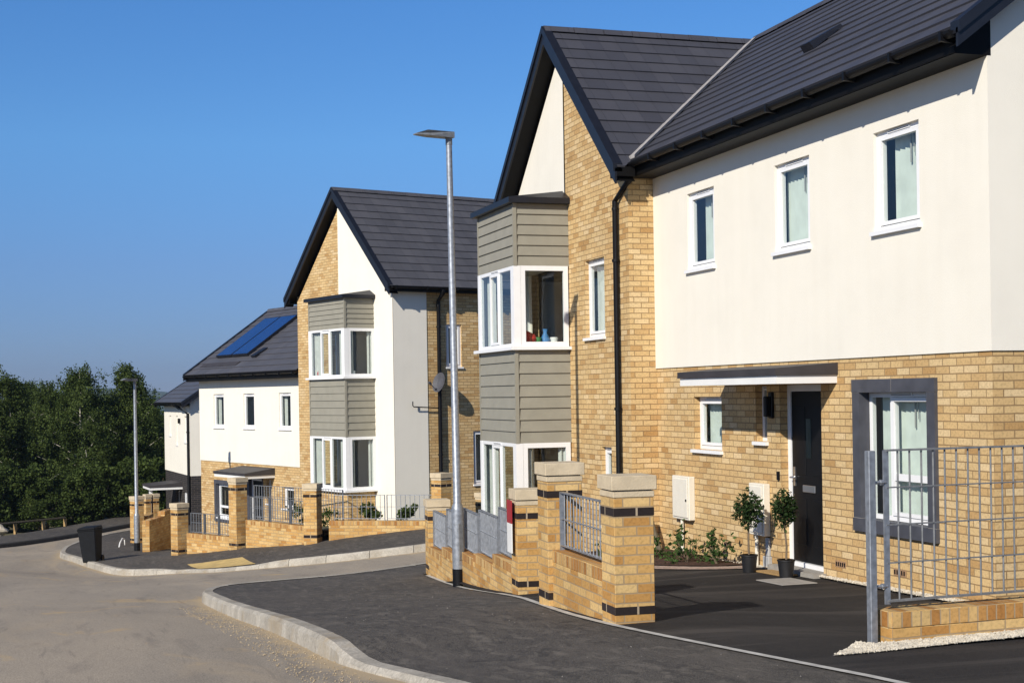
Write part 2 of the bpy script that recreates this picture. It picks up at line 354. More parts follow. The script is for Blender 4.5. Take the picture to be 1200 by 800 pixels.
def copy_tree(o, parent=None):
    c = o.copy(); COL.objects.link(c)
    if parent is not None: c.parent = parent
    for ch in list(o.children): copy_tree(ch, c)
    return c

# ------------------------------------------------------------------ terrain height
CP = np.array([(4.34,10.69,-1.83),(4.42,12.76,-1.95),(5.06,15.18,-2.2),(5.22,18.7,-2.57),(5.49,21.65,-2.76),(4.35,7.0,-1.6),(2.3,8.0,-1.66),(2.19,11.26,-1.92),(2.16,16.62,-2.39),(2.14,21.14,-2.78),(5.96,33.25,-3.34),(4.25,36.62,-3.75),(2.9,39.46,-4.1),(8.04,32.07,-3.06),(5.44,30.37,-3.34),(3.86,33.28,-3.75),(2.63,35.87,-4.05),(7.32,29.36,-3.1),(0.89,40.51,-4.31),(2.3,44.37,-4.48),(0.21,42.93,-4.36),(1.27,36.72,-4.22),(0.37,48.12,-4.62),(2.56,55.82,-4.87),(-1.81,51.96,-4.77),(2.8,60.99,-4.99),(-0.85,63.19,-4.98),(-0.37,10.18,-1.86),(-0.74,21.0,-2.67),(-1.26,36.05,-3.79),(6.4,8.2,-1.68),(9.0,8.0,-1.7),(10.0,2.0,-1.4),(-40.0,0.0,-1.2),(-40.0,30.0,-3.7),(40.0,0.0,-1.3),(40.0,32.0,-1.8),(40.0,60.0,-4.0),(-40.0,60.0,-5.2),(0.0,100.0,-6.0),(-80.0,100.0,-7.0),(80.0,100.0,-6.0),(0.0,-30.0,-0.8),(0.0,0.0,-1.42),(14.0,26.0,-2.3),(10.0,45.0,-4.6),(0.0,150.0,-7.0),(-150.0,0.0,0.0),(150.0,0.0,0.0),(-150.0,150.0,-9.0),(150.0,150.0,-8.0)])
def _tps(d): return np.where(d > 1e-9, d * d * np.log(np.maximum(d, 1e-9)), 0)
def _fit(C, lam):
    n = len(C); P = C[:, :2] / 10
    d = np.linalg.norm(P[:, None] - P[None], axis=2)
    A = np.zeros((n + 3, n + 3)); A[:n, :n] = _tps(d) + lam * np.eye(n); A[:n, n] = 1; A[:n, n + 1:] = P; A[n, :n] = 1; A[n + 1:, :n] = P.T
    return np.linalg.solve(A, np.concatenate([C[:, 2], [0, 0, 0]]))
WT = _fit(CP, .02)
def zs(xy):
    p = np.atleast_2d(np.array(xy, dtype=float)) / 10
    d = np.linalg.norm(p[:, None] - CP[None, :, :2] / 10, axis=2)
    return _tps(d) @ WT[:-3] + WT[-3] + p @ WT[-2:]
def zat(x, y): return float(zs([(x, y)])[0])
def sstep(a, b, x):
    t = min(1, max(0, (x - a) / (b - a))); return t * t * (3 - 2 * t)
SUN, SKY, EXPO, AIR, DUST, OZ, HAZE = 4.7, .11, .24, 1., 0., 9., .00022
# ------------------------------------------------------------------ house pieces
def wallrect(mb, fr, u0, u1, z0, z1, holes=(), rev=.10, mi=0, w=0., close=True):
    P0, U, Nn = [Vector(q) for q in fr]; Z = Vector((0, 0, 1))
    us = sorted({u0, u1} | {min(max(h[k], u0), u1) for h in holes for k in (0, 1)})
    zz = sorted({z0, z1} | {min(max(h[k], z0), z1) for h in holes for k in (2, 3)})
    pt = lambda u, z, q=0.: P0 + U * u + Z * z + Nn * (w + q)
    for i in range(len(us) - 1):
        for j in range(len(zz) - 1):
            cu, cz = (us[i] + us[i + 1]) / 2, (zz[j] + zz[j + 1]) / 2
            if any(h[0] < cu < h[1] and h[2] < cz < h[3] for h in holes): continue
            mb.face([pt(us[i], zz[j]), pt(us[i + 1], zz[j]), pt(us[i + 1], zz[j + 1]), pt(us[i], zz[j + 1])], mi)
    for a, b, c, d in holes:
        lo, hi = max(c, z0), min(d, z1)
        if hi <= lo or b <= u0 or a >= u1: continue
        mb.face([pt(a, lo), pt(a, hi), pt(a, hi, -rev), pt(a, lo, -rev)], mi)
        mb.face([pt(b, lo), pt(b, lo, -rev), pt(b, hi, -rev), pt(b, hi)], mi)
        if hi == d: mb.face([pt(a, hi), pt(b, hi), pt(b, hi, -rev), pt(a, hi, -rev)], mi)
        if lo == c: mb.face([pt(a, lo), pt(a, lo, -rev), pt(b, lo, -rev), pt(b, lo)], mi)

def window(root, fr, u0, u1, z0, z1, org, lights=((0, 1, True, ()),), rev=.06, sill=True, dress=None, vent=True, ft=.048, dress_w=.10, side_gap=0.):
    f = MB(); g = MB(); wb, wf = -rev - .05, -rev
    f.fbox(*fr, u0, u0 + ft, z0, z1, wb, wf); f.fbox(*fr, u1 - ft, u1, z0, z1, wb, wf)
    f.fbox(*fr, u0 + ft, u1 - ft, z0, z0 + ft, wb, wf); f.fbox(*fr, u0 + ft, u1 - ft, z1 - ft, z1, wb, wf)
    W = u1 - u0 - 2 * ft
    for k, (a, b, sash, trs) in enumerate(lights):
        ua, ub = u0 + ft + W * a, u0 + ft + W * b; za, zb = z0 + ft, z1 - ft
        if k: f.fbox(*fr, ua - .020, ua + .020, za, zb, wb, wf - .004)
        if sash:
            st, sw = .044, wf + .012
            e = .006 if not k else .022
            ua += e; ub -= .006 if b > .99 else .022
            f.fbox(*fr, ua, ua + st, za + .006, zb - .006, wb, sw); f.fbox(*fr, ub - st, ub, za + .006, zb - .006, wb, sw)
            f.fbox(*fr, ua + st, ub - st, za + .006, za + st, wb, sw); f.fbox(*fr, ua + st, ub - st, zb - st, zb - .006, wb, sw)
            for t in trs:
                zt = za + (zb - za) * t
                f.fbox(*fr, ua + st, ub - st, zt - .035, zt + .035, wb, sw - .003)
    pu0, pu1 = u0 + ft * .6, u1 - ft * .6
    P0, U, Nn = [Vector(q) for q in fr]; Z = Vector((0, 0, 1)); pw = -rev - .008
    g.face([P0 + U * pu0 + Z * (z0 + ft * .6) + Nn * pw, P0 + U * pu1 + Z * (z0 + ft * .6) + Nn * pw, P0 + U * pu1 + Z * (z1 - ft * .6) + Nn * pw, P0 + U * pu0 + Z * (z1 - ft * .6) + Nn * pw])
    if U.cross(Z).dot(Nn) < 0: g.v.reverse()
    if vent:
        um = (u0 + u1) / 2; hw = min(.2, (u1 - u0) * .3)
        f.fbox(*fr, um - hw, um + hw, z1 - .034, z1 - .012, wf, wf + .012)
        f.fbox(*fr, um - hw * .9, um + hw * .9, z1 - .026, z1 - .020, wf + .011, wf + .0135, 1)
    o = f.build('window', [M['white'], M['black']], root, org, bevel=0)
    g.build('pane', M['glass'], o, org)
    if sill:
        s = MB(); s.fbox(*fr, u0 - .03, u1 + .03, z0 - .045, z0 - .003, -rev - .02, .045); s.build('sill', M['white'], o, org)
    if dress in ('blind', 'curtain', 'curtain_side'):
        w0 = -rev - .05 - dress_w; p = .085 if dress == 'blind' else .07
        a, b = u0 + .02, u1 - .02 - side_gap
        spans = [(a, b)]
        if dress == 'curtain_side': spans = [(u0 + .02, u0 + (u1 - u0) * .22), (u1 - (u1 - u0) * .25, u1 - .02)]
        zb_, zt_ = z0 + .01, z1 + .06
        for (a, b) in spans:
            c = MB(); n = max(2, int((b - a) / p))
            for k in range(n):
                ua, ub = a + (b - a) * k / n, a + (b - a) * (k + 1) / n
                if dress == 'blind':
                    pts = [(ua, 0), (ub + .006, .035)]
                else:
                    j = rng.uniform(-.015, .015)
                    pts = [(ua, 0), ((ua + ub) / 2, .045 + j), (ub, 0)]
                for q in range(len(pts) - 1):
                    (x0, w_0), (x1, w_1) = pts[q], pts[q + 1]
                    c.face([P0 + U * x0 + Nn * (w0 + w_0) + Z * zb_, P0 + U * x1 + Nn * (w0 + w_1) + Z * zb_, P0 + U * x1 + Nn * (w0 + w_1) + Z * zt_, P0 + U * x0 + Nn * (w0 + w_0) + Z * zt_])
            if dress != 'blind': c.build('curtain', M['curtain'], o, org)
        if dress == 'blind':
            um = u0 + (u1 - u0) * .42
            c.fbox(*fr, um, um + .012, z1 - .36, z1, w0 + .05, w0 + .062, 1); c.fbox(*fr, um - .05, um - .043, z1 - .27, z1, w0 + .05, w0 + .057, 1)
            c.build('blind', [M['blind'], M['greypipe']], o, org)
    return o

def room(root, org, fr, u0, u1, z0, z1, w0, w1):
    """an inward looking room shell: open towards the window wall"""
    mb = MB(); P0, U, Nn = [Vector(q) for q in fr]; Z = Vector((0, 0, 1)); p = lambda u, z, w: P0 + U * u + Z * z + Nn * w
    mb.face([p(u0, z0, w1), p(u1, z0, w1), p(u1, z1, w1), p(u0, z1, w1)])
    mb.face([p(u0, z0, w0), p(u0, z0, w1), p(u0, z1, w1), p(u0, z1, w0)]); mb.face([p(u1, z0, w0), p(u1, z1, w0), p(u1, z1, w1), p(u1, z0, w1)])
    mb.face([p(u0, z1, w0), p(u0, z1, w1), p(u1, z1, w1), p(u1, z1, w0)]); mb.face([p(u0, z0, w0), p(u1, z0, w0), p(u1, z0, w1), p(u0, z0, w1)], 1); mb.build('room', [M['plaster'], M['carpet']], root, org)

def tiles(mb, E, A, S, Lg, lim, gauge=.32, lift=.024):
    """lapped tile courses; E: point on the eave line, A: unit along, S: unit up the slope; lim(t) -> range along A"""
    E, A, S = Vector(E), Vector(A), Vector(S); Nn = A.cross(S); Nn = Nn if Nn.z > 0 else -Nn
    n = max(1, int(math.ceil(Lg / gauge))); g = Lg / n
    for i in range(n):
        t0, t1 = i * g, (i + 1) * g + .03
        a0, b0 = lim(t0); a1, b1 = lim(min(t1, Lg))
        if b0 - a0 < .02: continue
        if b1 < a1: a1 = b1 = (a1 + b1) / 2
        k = max(1, int((b0 - a0) / 1.5))
        for j in range(k):
            f0, f1 = j / k, (j + 1) / k
            l0 = lift + rng.uniform(-.002, .002)
            q = [E + A * (a0 + (b0 - a0) * f0) + S * t0 + Nn * l0, E + A * (a0 + (b0 - a0) * f1) + S * t0 + Nn * l0,
                 E + A * (a1 + (b1 - a1) * f1) + S * t1 + Nn * .002, E + A * (a1 + (b1 - a1) * f0) + S * t1 + Nn * .002]
            uvs = [(a0 + (b0 - a0) * f0, t0), (a0 + (b0 - a0) * f1, t0), (a1 + (b1 - a1) * f1, t1), (a1 + (b1 - a1) * f0, t1)]
            off = (i % 2) * .15
            mb.face(q, 0, [(x + off, i * .32 + .01 + (y - t0) * .3 / (t1 - t0)) for x, y in uvs])
            r = [q[0] - Nn * (l0 + .004), q[1] - Nn * (l0 + .004), q[1], q[0]]
            mb.face(r, 0, [(.1, .1)] * 4)
    # underlay
    a0, b0 = lim(0); a1, b1 = lim(Lg)
    if b1 < a1: a1 = b1 = (a1 + b1) / 2
    mb.face([E + A * a0 - Nn * .03, E + A * b0 - Nn * .03, E + A * b1 + S * Lg - Nn * .03, E + A * a1 + S * Lg - Nn * .03], 1)

def ridge(root_roof, p0, p1, org, mat, r=.085):
    mb = MB(); p0, p1 = Vector(p0), Vector(p1); d = p1 - p0; n = max(1, int(d.length / .45)); t = d.normalized()
    x = t.cross(Vector((0, 0, 1))).normalized(); up = Vector((0, 0, 1))
    for i in range(n):
        a, b = p0 + d * (i / n), p0 + d * ((i + 1) / n) - t * .012
        prof = [(-1.3, -.75), (-.55, .28), (0, .5), (.55, .28), (1.3, -.75)]
        k = 1 + (.06 if i % 2 else 0)
        A = [a + x * (px * r) + up * (pz * r * k) for px, pz in prof]; B = [b + x * (px * r) + up * (pz * r * k) for px, pz in prof]
        for j in range(4): mb.face([A[j], A[j + 1], B[j + 1], B[j]])
        mb.face(A); mb.face(B[::-1])
    return mb.build('ridge_tiles', mat, root_roof, org)

def gutter(root, p0, p1, out, org, brackets=True):
    """half round gutter with brackets; out: outward unit vector"""
    mb = MB(); p0, p1, out = Vector(p0), Vector(p1), Vector(out); r = .058; n = 8; up = Vector((0, 0, 1))
    pr = [out * (r * math.cos(math.pi + math.pi * k / n)) + up * (r * math.sin(math.pi + math.pi * k / n)) for k in range(n + 1)]
    for k in range(n):
        mb.face([p0 + pr[k], p1 + pr[k], p1 + pr[k + 1], p0 + pr[k + 1]])
        q = .85; mb.face([p0 + pr[k] * q, p0 + pr[k + 1] * q, p1 + pr[k + 1] * q, p1 + pr[k] * q])
    mb.face([p0 + q for q in pr]); mb.face([p1 + q for q in pr][::-1])
    L_ = (p1 - p0).length; t = (p1 - p0).normalized(); m = int(L_ / .85)
    for i in range(m + 1):
        c = p0 + t * (.12 + (L_ - .24) * i / max(m, 1))
        for sgn in (-.018,): mb.hexa([c + t * sgn - out * .09 - up * .085, c - t * sgn - out * .09 - up * .085, c - t * sgn + out * .066 - up * .072, c + t * sgn + out * .066 - up * .072,
                                      c + t * sgn - out * .09 + up * .012, c - t * sgn - out * .09 + up * .012, c - t * sgn + out * .066 + up * .012, c + t * sgn + out * .066 + up * .012])
    return mb.build('gutter', M['black'], root, org)

def cladding(mb, fr, u0, u1, z0, z1, n, mi=0):
    P0, U, Nn = [Vector(q) for q in fr]; Z = Vector((0, 0, 1)); h = (z1 - z0) / n
    for i in range(n):
        a, b = z0 + i * h, z0 + (i + 1) * h
        p = lambda u, z, w: P0 + U * u + Z * z + Nn * w
        mb.face([p(u0, a, .030), p(u1, a, .030), p(u1, b, .008), p(u0, b, .008)], mi)
        mb.face([p(u0, a, 0), p(u1, a, 0), p(u1, a, .030), p(u0, a, .030)], mi)
        mb.face([p(u0, a, 0), p(u0, a, .030), p(u0, b, .008), p(u0, b, 0)], mi); mb.face([p(u1, a, 0), p(u1, b, 0), p(u1, b, .008), p(u1, a, .030)], mi)

def bay(root, P, org):
    b0, b1, og, ob = P['bay']; zt, hu, su, hl, sl, zb = P['bayz']
    F = ((0, ob, 0), (1, 0, 0), (0, 1, 0)); SN = ((b0, 0, 0), (0, 1, 0), (-1, 0, 0)); SF = ((b1, 0, 0), (0, 1, 0), (1, 0, 0))
    for (z0, z1, n) in ((hu, zt, P.get('nu', 6)), (hl, su - .05, P.get('nl', 8))):
        c = MB()
        c.box(b0 + .03, b1 - .03, og - .02, ob - .03, z0, z1)
        cladding(c, ((0, ob - .03, 0), F[1], F[2]), b0 + .04, b1 - .04, z0, z1, n)
        cladding(c, ((b0 + .03, 0, 0), SN[1], SN[2]), og, ob - .05, z0, z1, n)
        cladding(c, ((b1 - .03, 0, 0), SF[1], SF[2]), og, ob - .05, z0, z1, n)
        for (x, y) in ((b0 + .012, ob - .012), (b1 - .012, ob - .012)): c.box(x - .02, x + .02, y - .045, y + .012, z0 - .004, z1 + .004)
        c.build('cladding', M['clad'], root, org)
    base = MB(); base.box(b0 + .05, b1 - .05, og, ob - .05, zb, sl - .05); base.build('bay_base', M['brick'], root, org)
    # flat lead-grey cap with a low slope up to the wall
    r = MB(); e = .09
    x0, x1, y1 = b0 - e, b1 + e, ob + e
    r.box(x0, x1, og - .01, y1, zt + .002, zt + .088)
    a = [(x0, og, zt + .090), (x1, og, zt + .090), (x1, y1, zt + .090), (x0, y1, zt + .090)]; h = zt + P.get('caph', .30)
    r.face([a[0], a[3], (x0 + .3, og, h)]); r.face([a[1], (x1 - .02, og, h), a[2]]); r.face([a[3], a[2], (x1 - .02, og, h), (x0 + .3, og, h)])
    r.build('bay_roof', M['barge'], root, org)
    for (z0, z1, tagk) in ((su, hu, 'u'), (sl, hl, 'l')):
        lights = ((0, .37, False, ()), (.37, .68, True, ()), (.68, 1, False, ()))
        dr = P.get('dress_' + tagk)
        w = window(root, F, b0 + .108, b1 - .108, z0, z1, org, lights, rev=.0, sill=False, dress=dr, ft=.055, vent=True, dress_w=.10)
        window(root, SN, og + .02, ob - .112, z0, z1, org, ((0, 1, False, ()),), rev=.0, sill=False, vent=False, ft=.075, dress=P.get('sdress_' + tagk), dress_w=.05)
        window(root, SF, og + .02, ob - .112, z0, z1, org, ((0, 1, False, ()),), rev=.0, sill=False, vent=False, ft=.075)
        for x in (b0, b1):
            post = MB(); post.box(x - .004 if x == b0 else x - .106, x + .106 if x == b0 else x + .004, ob - .11, ob + .004, z0 + .002, z1 - .002)
            post.build('corner_post', M['white'], root, org)
        s = MB(); s.box(b0 - .07, b1 + .07, og + .002, ob + .075, z0 - .05, z0 - .001); s.build('sill', M['white'], root, org)
        ro = MB(); ro.face([(b0 + .02, og + .0, z1 + .002), (b1 - .02, og, z1 + .002), (b1 - .02, ob - .08, z1 + .002), (b0 + .02, ob - .08, z1 + .002)]); ro.build('bay_ceiling', M['white_paint'], root, org)
        ro = MB(); ro.face([(b0 + .09, og - .05, z0 + .004), (b1 - .09, og - .05, z0 + .004), (b1 - .09, ob - .09, z0 + .004), (b0 + .09, ob - .09, z0 + .004)]); ro.build('bay_ledge', M['white_paint'], root, org)

def bargeboard(root, pts, out, org, h=.2, t=.03, cap=None):
    """boards under a raking verge; pts: polyline of the tile edge"""
    mb = MB(); out = Vector(out)
    for a, b in zip(pts[:-1], pts[1:]):
        a, b = Vector(a), Vector(b); d = Vector((0, 0, -h))
        mb.hexa([a, b, b + d, a + d, a + out * t, b + out * t, b + d + out * t, a + d + out * t])
        c0, c1 = a + Vector((0, 0, .062)), b + Vector((0, 0, .062)); e = Vector((0, 0, -.11))
        mb.hexa([c0 - out * .08, c1 - out * .08, c1 - out * .08 + e, c0 - out * .08 + e, c0 + out * (t + .025), c1 + out * (t + .025), c1 + out * (t + .025) + e, c0 + out * (t + .025) + e])
    return mb.build('bargeboard', M['barge'], root, org)

def slope_dir(dy, dz):
    return Vector((0, dy, dz)).normalized()

def pair(P):
    """a two-unit house: eaves-fronted unit beside a gable-fronted one"""
    org = P['org']
    root = empty('house', P['loc'], P['rz'], P['label'], 'house', 'houses along the street')
    F = lambda w: ((0, w, 0), (1, 0, 0), (0, 1, 0))
    m0, m1, om = P['main']; zb, wt, zf = P['zb'], P['wt'], P['zf']
    g0, g1, gc, og = P['gable']; split = P['split']; drop = P['drop']; m = P['gm']; ap = P['apex']
    back = P['back']
    zg = lambda s: ap - m * abs(s - gc)              # top of gable tiles
    # ---- main unit walls
    brick, rend = MB(), MB()
    upper = P['upper']; holes_g = P['ground_holes']
    wallrect(rend, F(om), m0, m1, zb, wt, [tuple(h) for h in upper], rev=.12, w=.018)
    fr = F(om); p = lambda u, z, w: (u, om + w, z)
    rend.face([p(m0, zb, 0), p(m1, zb, 0), p(m1, zb, .018), p(m0, zb, .018)])
    wallrect(brick, F(om), m0, m1, zf - .7, zb + .01, holes_g, rev=.14)
    ey, ez, ms, ry = P['eave']; zm = lambda y: ez + ms * (ey - y); rz = zm(ry)
    # end wall of the main unit (free end)
    near_free = P['free_near']
    se = m0 if near_free else m1; Ns = (-1, 0, 0) if near_free else (1, 0, 0); sg = -.018 if near_free else .018
    yb = 2 * ry - om
    brick.face([(se, om, zf - .7), (se, yb, zf - .7), (se, yb, zb), (se, om, zb)])
    rend.face([(se + sg, om + .018, zb), (se + sg, yb, zb), (se + sg, yb, zm(om) - .1), (se + sg, ry, rz - .1), (se + sg, om + .018, zm(om) - .1)])
    rend.face([(se, om, zb), (se, yb, zb), (se + sg, yb, zb), (se + sg, om + .018, zb)])
    rend.face([(se + sg, om + .018, zb), (se + sg, om + .018, wt), (se, om + .018, wt), (se, om + .018, zb)])
    # back walls
    brick.face([(m0, yb, zf - .7), (m1, yb, zf - .7), (m1, yb, zm(om)), (m0, yb, zm(om))])
    brick.face([(g0, back, zf - 1.2), (g1, back, zf - 1.2), (g1, back, zg(g1) - .1), (gc, back, ap - .1), (g0, back, zg(g0) - .1)])
    # ---- gable unit
    b0, b1, _, ob = P['bay']; zt, hu, su, hl, sl, bzb = P['bayz']
    zc = ap - drop - m * (g1 - gc); zc0 = ap - drop - m * (gc - g0)
    bayholes = [(b0 + .1, b1 - .1, su, hu), (b0 + .1, b1 - .1, sl, hl)]
    gz0 = P['gzf'] - .8
    gh = bayholes + P['gable_holes']
    lo = min(zc, zc0)
    for (a, b, kind) in ((g0, split, P['left_kind']), (split, g1, P['right_kind'])):
        mb = brick if kind == 'brick' else rend; w = 0 if kind == 'brick' else .018
        wallrect(mb, F(og), a, b, gz0, lo, [h for h in gh], rev=.12, w=w)
        top = lambda s: ap - drop - m * abs(s - gc)
        poly = [(a, og + w, lo), (b, og + w, lo), (b, og + w, top(b))] + ([(gc, og + w, top(gc))] if a < gc < b else []) + [(a, og + w, top(a))]
        mb.face(poly)
    # side walls of the gable unit
    for (s, Nn) in ((g0, (-1, 0, 0)), (g1, (1, 0, 0))):
        frs = ((s, 0, 0), (0, 1, 0), Nn)
        zt_ = ap - .18 - m * abs(s - gc)
        if s == g0 and P.get('side'):
            rs = P['side']['render_to']
            wallrect(rend, frs, rs, og + .018, gz0, zt_, [], w=.018)
            rend.face([(s, rs, gz0), (s - .018, rs, gz0), (s - .018, rs, zt_), (s, rs, zt_)])
            wallrect(brick, frs, back, rs, gz0, zt_, P['side']['holes'], rev=.1)
        else: wallrect(brick, frs, back, og, gz0, zt_, [])
    brick.build('brick_wall', M['brick'], root, org); rend.build('rendered_wall', M['render'], root, org)
    # ---- roofs
    roof = MB()
    va, vb = P['verge']                       # range of the main roof along the street before the valley
    Sm = slope_dir(-1, ms); Lm = (ey - ry) * math.sqrt(1 + ms * ms)
    def lim_main(t):
        z = ez + t * Sm.z
        if P['valley']:
            x = gc - max(0, (ap - z)) / m if near_free else gc + max(0, (ap - z)) / m
            return (va, x) if near_free else (x, vb)
        return (va, vb)
    tiles(roof, (0, ey, ez), (1, 0, 0), Sm, Lm, lim_main, P.get('gauge', .32))
    roof.face([(va, ry, rz - .02), (vb, ry, rz - .02), (vb, 2 * ry - ey, ez - .02), (va, 2 * ry - ey, ez - .02)])
    gy = og + P['over']                       # front verge of the gable roof
    for sgn in (-1, 1):
        ge = (g0 if sgn < 0 else g1) + sgn * .28; zge = zg(ge)
        S = Vector((-sgn * 1, 0, m)).normalized(); Lg = abs(gc - ge) * math.sqrt(1 + m * m)
        def lim(t, zge=zge, S=S, sgn=sgn):
            z = zge + t * S.z
            yb_ = back - .2
            if P['valley'] and ((sgn < 0) == near_free): yb_ = max(back - .2, min(gy, ey - (z - ez) / ms))
            return (-gy, -yb_)
        tiles(roof, (ge, 0, zge), (0, -1, 0), S, Lg, lim, P.get('gauge', .32))
    ro = roof.build('roof', [P['tile'], M['soffit']], root, org)
    ridge(ro, (gc, gy + .02, ap + .02), (gc, P['ridge_to'], ap + .02), org, P['tile'])
    a, b = (va, gc if P['valley'] else vb) if near_free else (gc if P['valley'] else va, vb)
    ridge(ro, (a, ry, rz + .03), (b, ry, rz + .03), org, P['tile'])
    if P['valley']:
        ld = MB(); pts = []
        for k in range(15):
            z = ez + (min(ap, rz) - ez) * k / 14
            x = gc - (ap - z) / m if near_free else gc + (ap - z) / m; pts.append(Vector((x, ey - (z - ez) / ms, z + .055)))
        for i in range(14):
            p0, p1 = pts[i], pts[i + 1]; d = Vector((.13, .0, 0)); u = Vector((0, 0, .022))
            ld.hexa([p0 - d - u, p0 + d - u, p1 + d - u, p1 - d - u, p0 - d + u, p0 + d + u, p1 + d + u, p1 - d + u])
        ld.build('valley_flashing', M['lead'], ro, org)
    # ---- gable verge: barge board and dark soffit
    ea, eb = g0 - .28, g1 + .28
    bargeboard(root, [(ea, gy, zg(ea) - .01), (gc, gy, ap - .01), (eb, gy, zg(eb) - .01)], (0, 1, 0), org, h=.22)
    sf = MB(); dz = .19
    for (s0, s1) in ((ea, gc), (gc, eb)):
        sf.face([(s0, og, zg(s0) - dz), (s1, og, zg(s1) - dz), (s1, gy, zg(s1) - dz), (s0, gy, zg(s0) - dz)])
    # boxed eaves along the sides of the gable roof
    for (s, e) in ((g0, ea), (g1, eb)):
        if P['valley'] and ((s == g0) == near_free):
            y0 = om + .4
        else: y0 = back
        z = zg(e)
        sf.face([(s, y0, z - .12), (e, y0, z - .12), (e, gy, z - .12), (s, gy, z - .12)])
        sf.face([(e, y0, z - .12), (e, y0, z + .015), (e, gy, z + .015), (e, gy, z - .12)])
        sf.face([(s, gy - .01, z - .12), (e, gy - .01, z - .12), (e, gy - .01, z), (s, gy - .01, z + .2)])
        if not (P['valley'] and ((s == g0) == near_free)):
            dx = -.075 if s == g0 else .075
            gutter(root, (e + dx, gy - .02, z - .0), (e + dx, back, z - .0), (dx / .075, 0, 0), org)
    # ---- eaves of the main unit
    yf = ey - .06
    e0, e1 = (m0 - .02, g0 - .02 if near_free else vb - .03) if near_free else (g1 + .02, vb - .03)
    sf.face([(e0, om, ez - .21), (e1, om, ez - .21), (e1, yf, ez - .21), (e0, yf, ez - .21)])
    sf.face([(e0, yf, ez - .21), (e1, yf, ez - .21), (e1, yf, ez + .0), (e0, yf, ez + .0)])
    for x in (e0, e1): sf.face([(x, om - .02, ez - .21), (x, yf, ez - .21), (x, yf, ez + .02), (x, om - .02, zm(om) - .03)])
    sf.build('soffit', M['soffit'], root, org)
    fa = MB(); fa.box(e0, e1, yf, yf + .012, ez - .20, ez - .09); fa.build('fascia', P.get('fascia', M['soffit']), root, org)
    gutter(root, (e0 - (.1 if near_free else 0), yf + .085, ez - .035), (e1, yf + .085, ez - .035), (0, 1, 0), org)
    # free verge of the main roof
    sv = va if near_free else vb; ov = (-1, 0, 0) if near_free else (1, 0, 0)
    bargeboard(root, [(sv, ey + .03, ez - .02), (sv, ry, rz - .01), (sv, 2 * ry - ey, ez - .02)], ov, org, h=.17)
    vs = MB(); w_ = se
    for (ya, za, yb2, zb2) in ((ey, ez, ry, rz), (ry, rz, 2 * ry - ey, ez)):
        vs.face([(sv, ya, za - .16), (sv, yb2, zb2 - .16), (w_, yb2, zb2 - .16), (w_, ya, za - .16)])
    vs.build('verge_soffit', M['soffit'], root, org)
    # ---- bay and windows
    bay(root, P, org)
    for (z0, z1) in ((su - .85, hu + .12), (sl - .5, hl + .12)):
        room(root, org, F(og), max(g0 + .3, b0 - .7), b1 + .5, z0, z1, -.13, -3.4)
        for (fr_, ua_) in ((((b1 + .5, 0, 0), (0, 1, 0), (-1, 0, 0)), og - 1.25),):
            dm = MB(); dm.fbox(*fr_, ua_, ua_ + .07, z0, z0 + 2.05, .002, .03); dm.fbox(*fr_, ua_ + .83, ua_ + .9, z0, z0 + 2.05, .002, .03); dm.fbox(*fr_, ua_ + .07, ua_ + .83, z0 + 1.98, z0 + 2.05, .002, .03); dm.fbox(*fr_, ua_ + .07, ua_ + .83, z0, z0 + 1.98, .002, .012); dm.build('inner_door', M['white_paint'], root, org)
    for i, h in enumerate(upper):
        window(root, F(om + .018), *h, org, dress=P['udress'][i], rev=.045, side_gap=P['ugap'][i])
        room(root, org, F(om), h[0] - .25, h[1] + .25, h[2] - .8, h[3] + .25, -.16, -2.2)
    for h in P['gable_win']: window(root, F(og), *h, org, dress='curtain', rev=.06, dress_w=.08, side_gap=.12)
    for h in P['gable_win']: room(root, org, F(og), h[0] - .06, h[1] + .05, h[2] - .2, h[3] + .15, -.14, -.9)
    if P.get('side'):
        for h in P['side']['holes']:
            window(root, ((g0, 0, 0), (0, 1, 0), (-1, 0, 0)), *h, org, rev=.05)
            room(root, org, ((g0, 0, 0), (0, 1, 0), (-1, 0, 0)), h[0] - .1, h[1] + .1, h[2] - .2, h[3] + .1, -.13, -.28)
    for (h, lights, dr) in P['ground_win']:
        window(root, F(om), *h, org, lights, rev=.09, dress=dr, side_gap=.06, sill=P.get('gsill', True) and h[1] - h[0] < 1)
        room(root, org, F(om), h[0] - .12, h[1] + .12, h[2] - .4, h[3] + .06, -.18, -1.6)
    return root

def surround(root, fr, u0, u1, z0, z1, t, org, w=.035):
    mb = MB()
    mb.fbox(*fr, u0, u0 + t, z0 + t, z1 - t, -.085, w); mb.fbox(*fr, u1 - t, u1, z0 + t, z1 - t, -.085, w)
    um = (u0 + u1) / 2
    for (a, b) in ((u0 - .004, um - .004), (um + .004, u1 + .004)):
        mb.fbox(*fr, a, b, z1 - t + .004, z1, -.085, w + .004); mb.fbox(*fr, a, b, z0, z0 + t - .004, -.085, w + .008)
    j = mb; n0 = len(mb.f); j.fbox(*fr, um - .004, um + .004, z1 - t + .006, z1 - .002, -.08, w + .001); j.fbox(*fr, um - .004, um + .004, z0 + .002, z0 + t - .006, -.08, w + .003)
    for u in (u0, u1 - t): j.fbox(*fr, u + .002, u + t - .002, z1 - t - .001, z1 - t + .0045, -.08, w); j.fbox(*fr, u + .002, u + t - .002, z0 + t - .0045, z0 + t + .001, -.08, w)
    for k in range(n0, len(mb.f)): mb.m[k] = 1
    mb.build('stone_surround', [M['slate'], M['slab']], root, org)
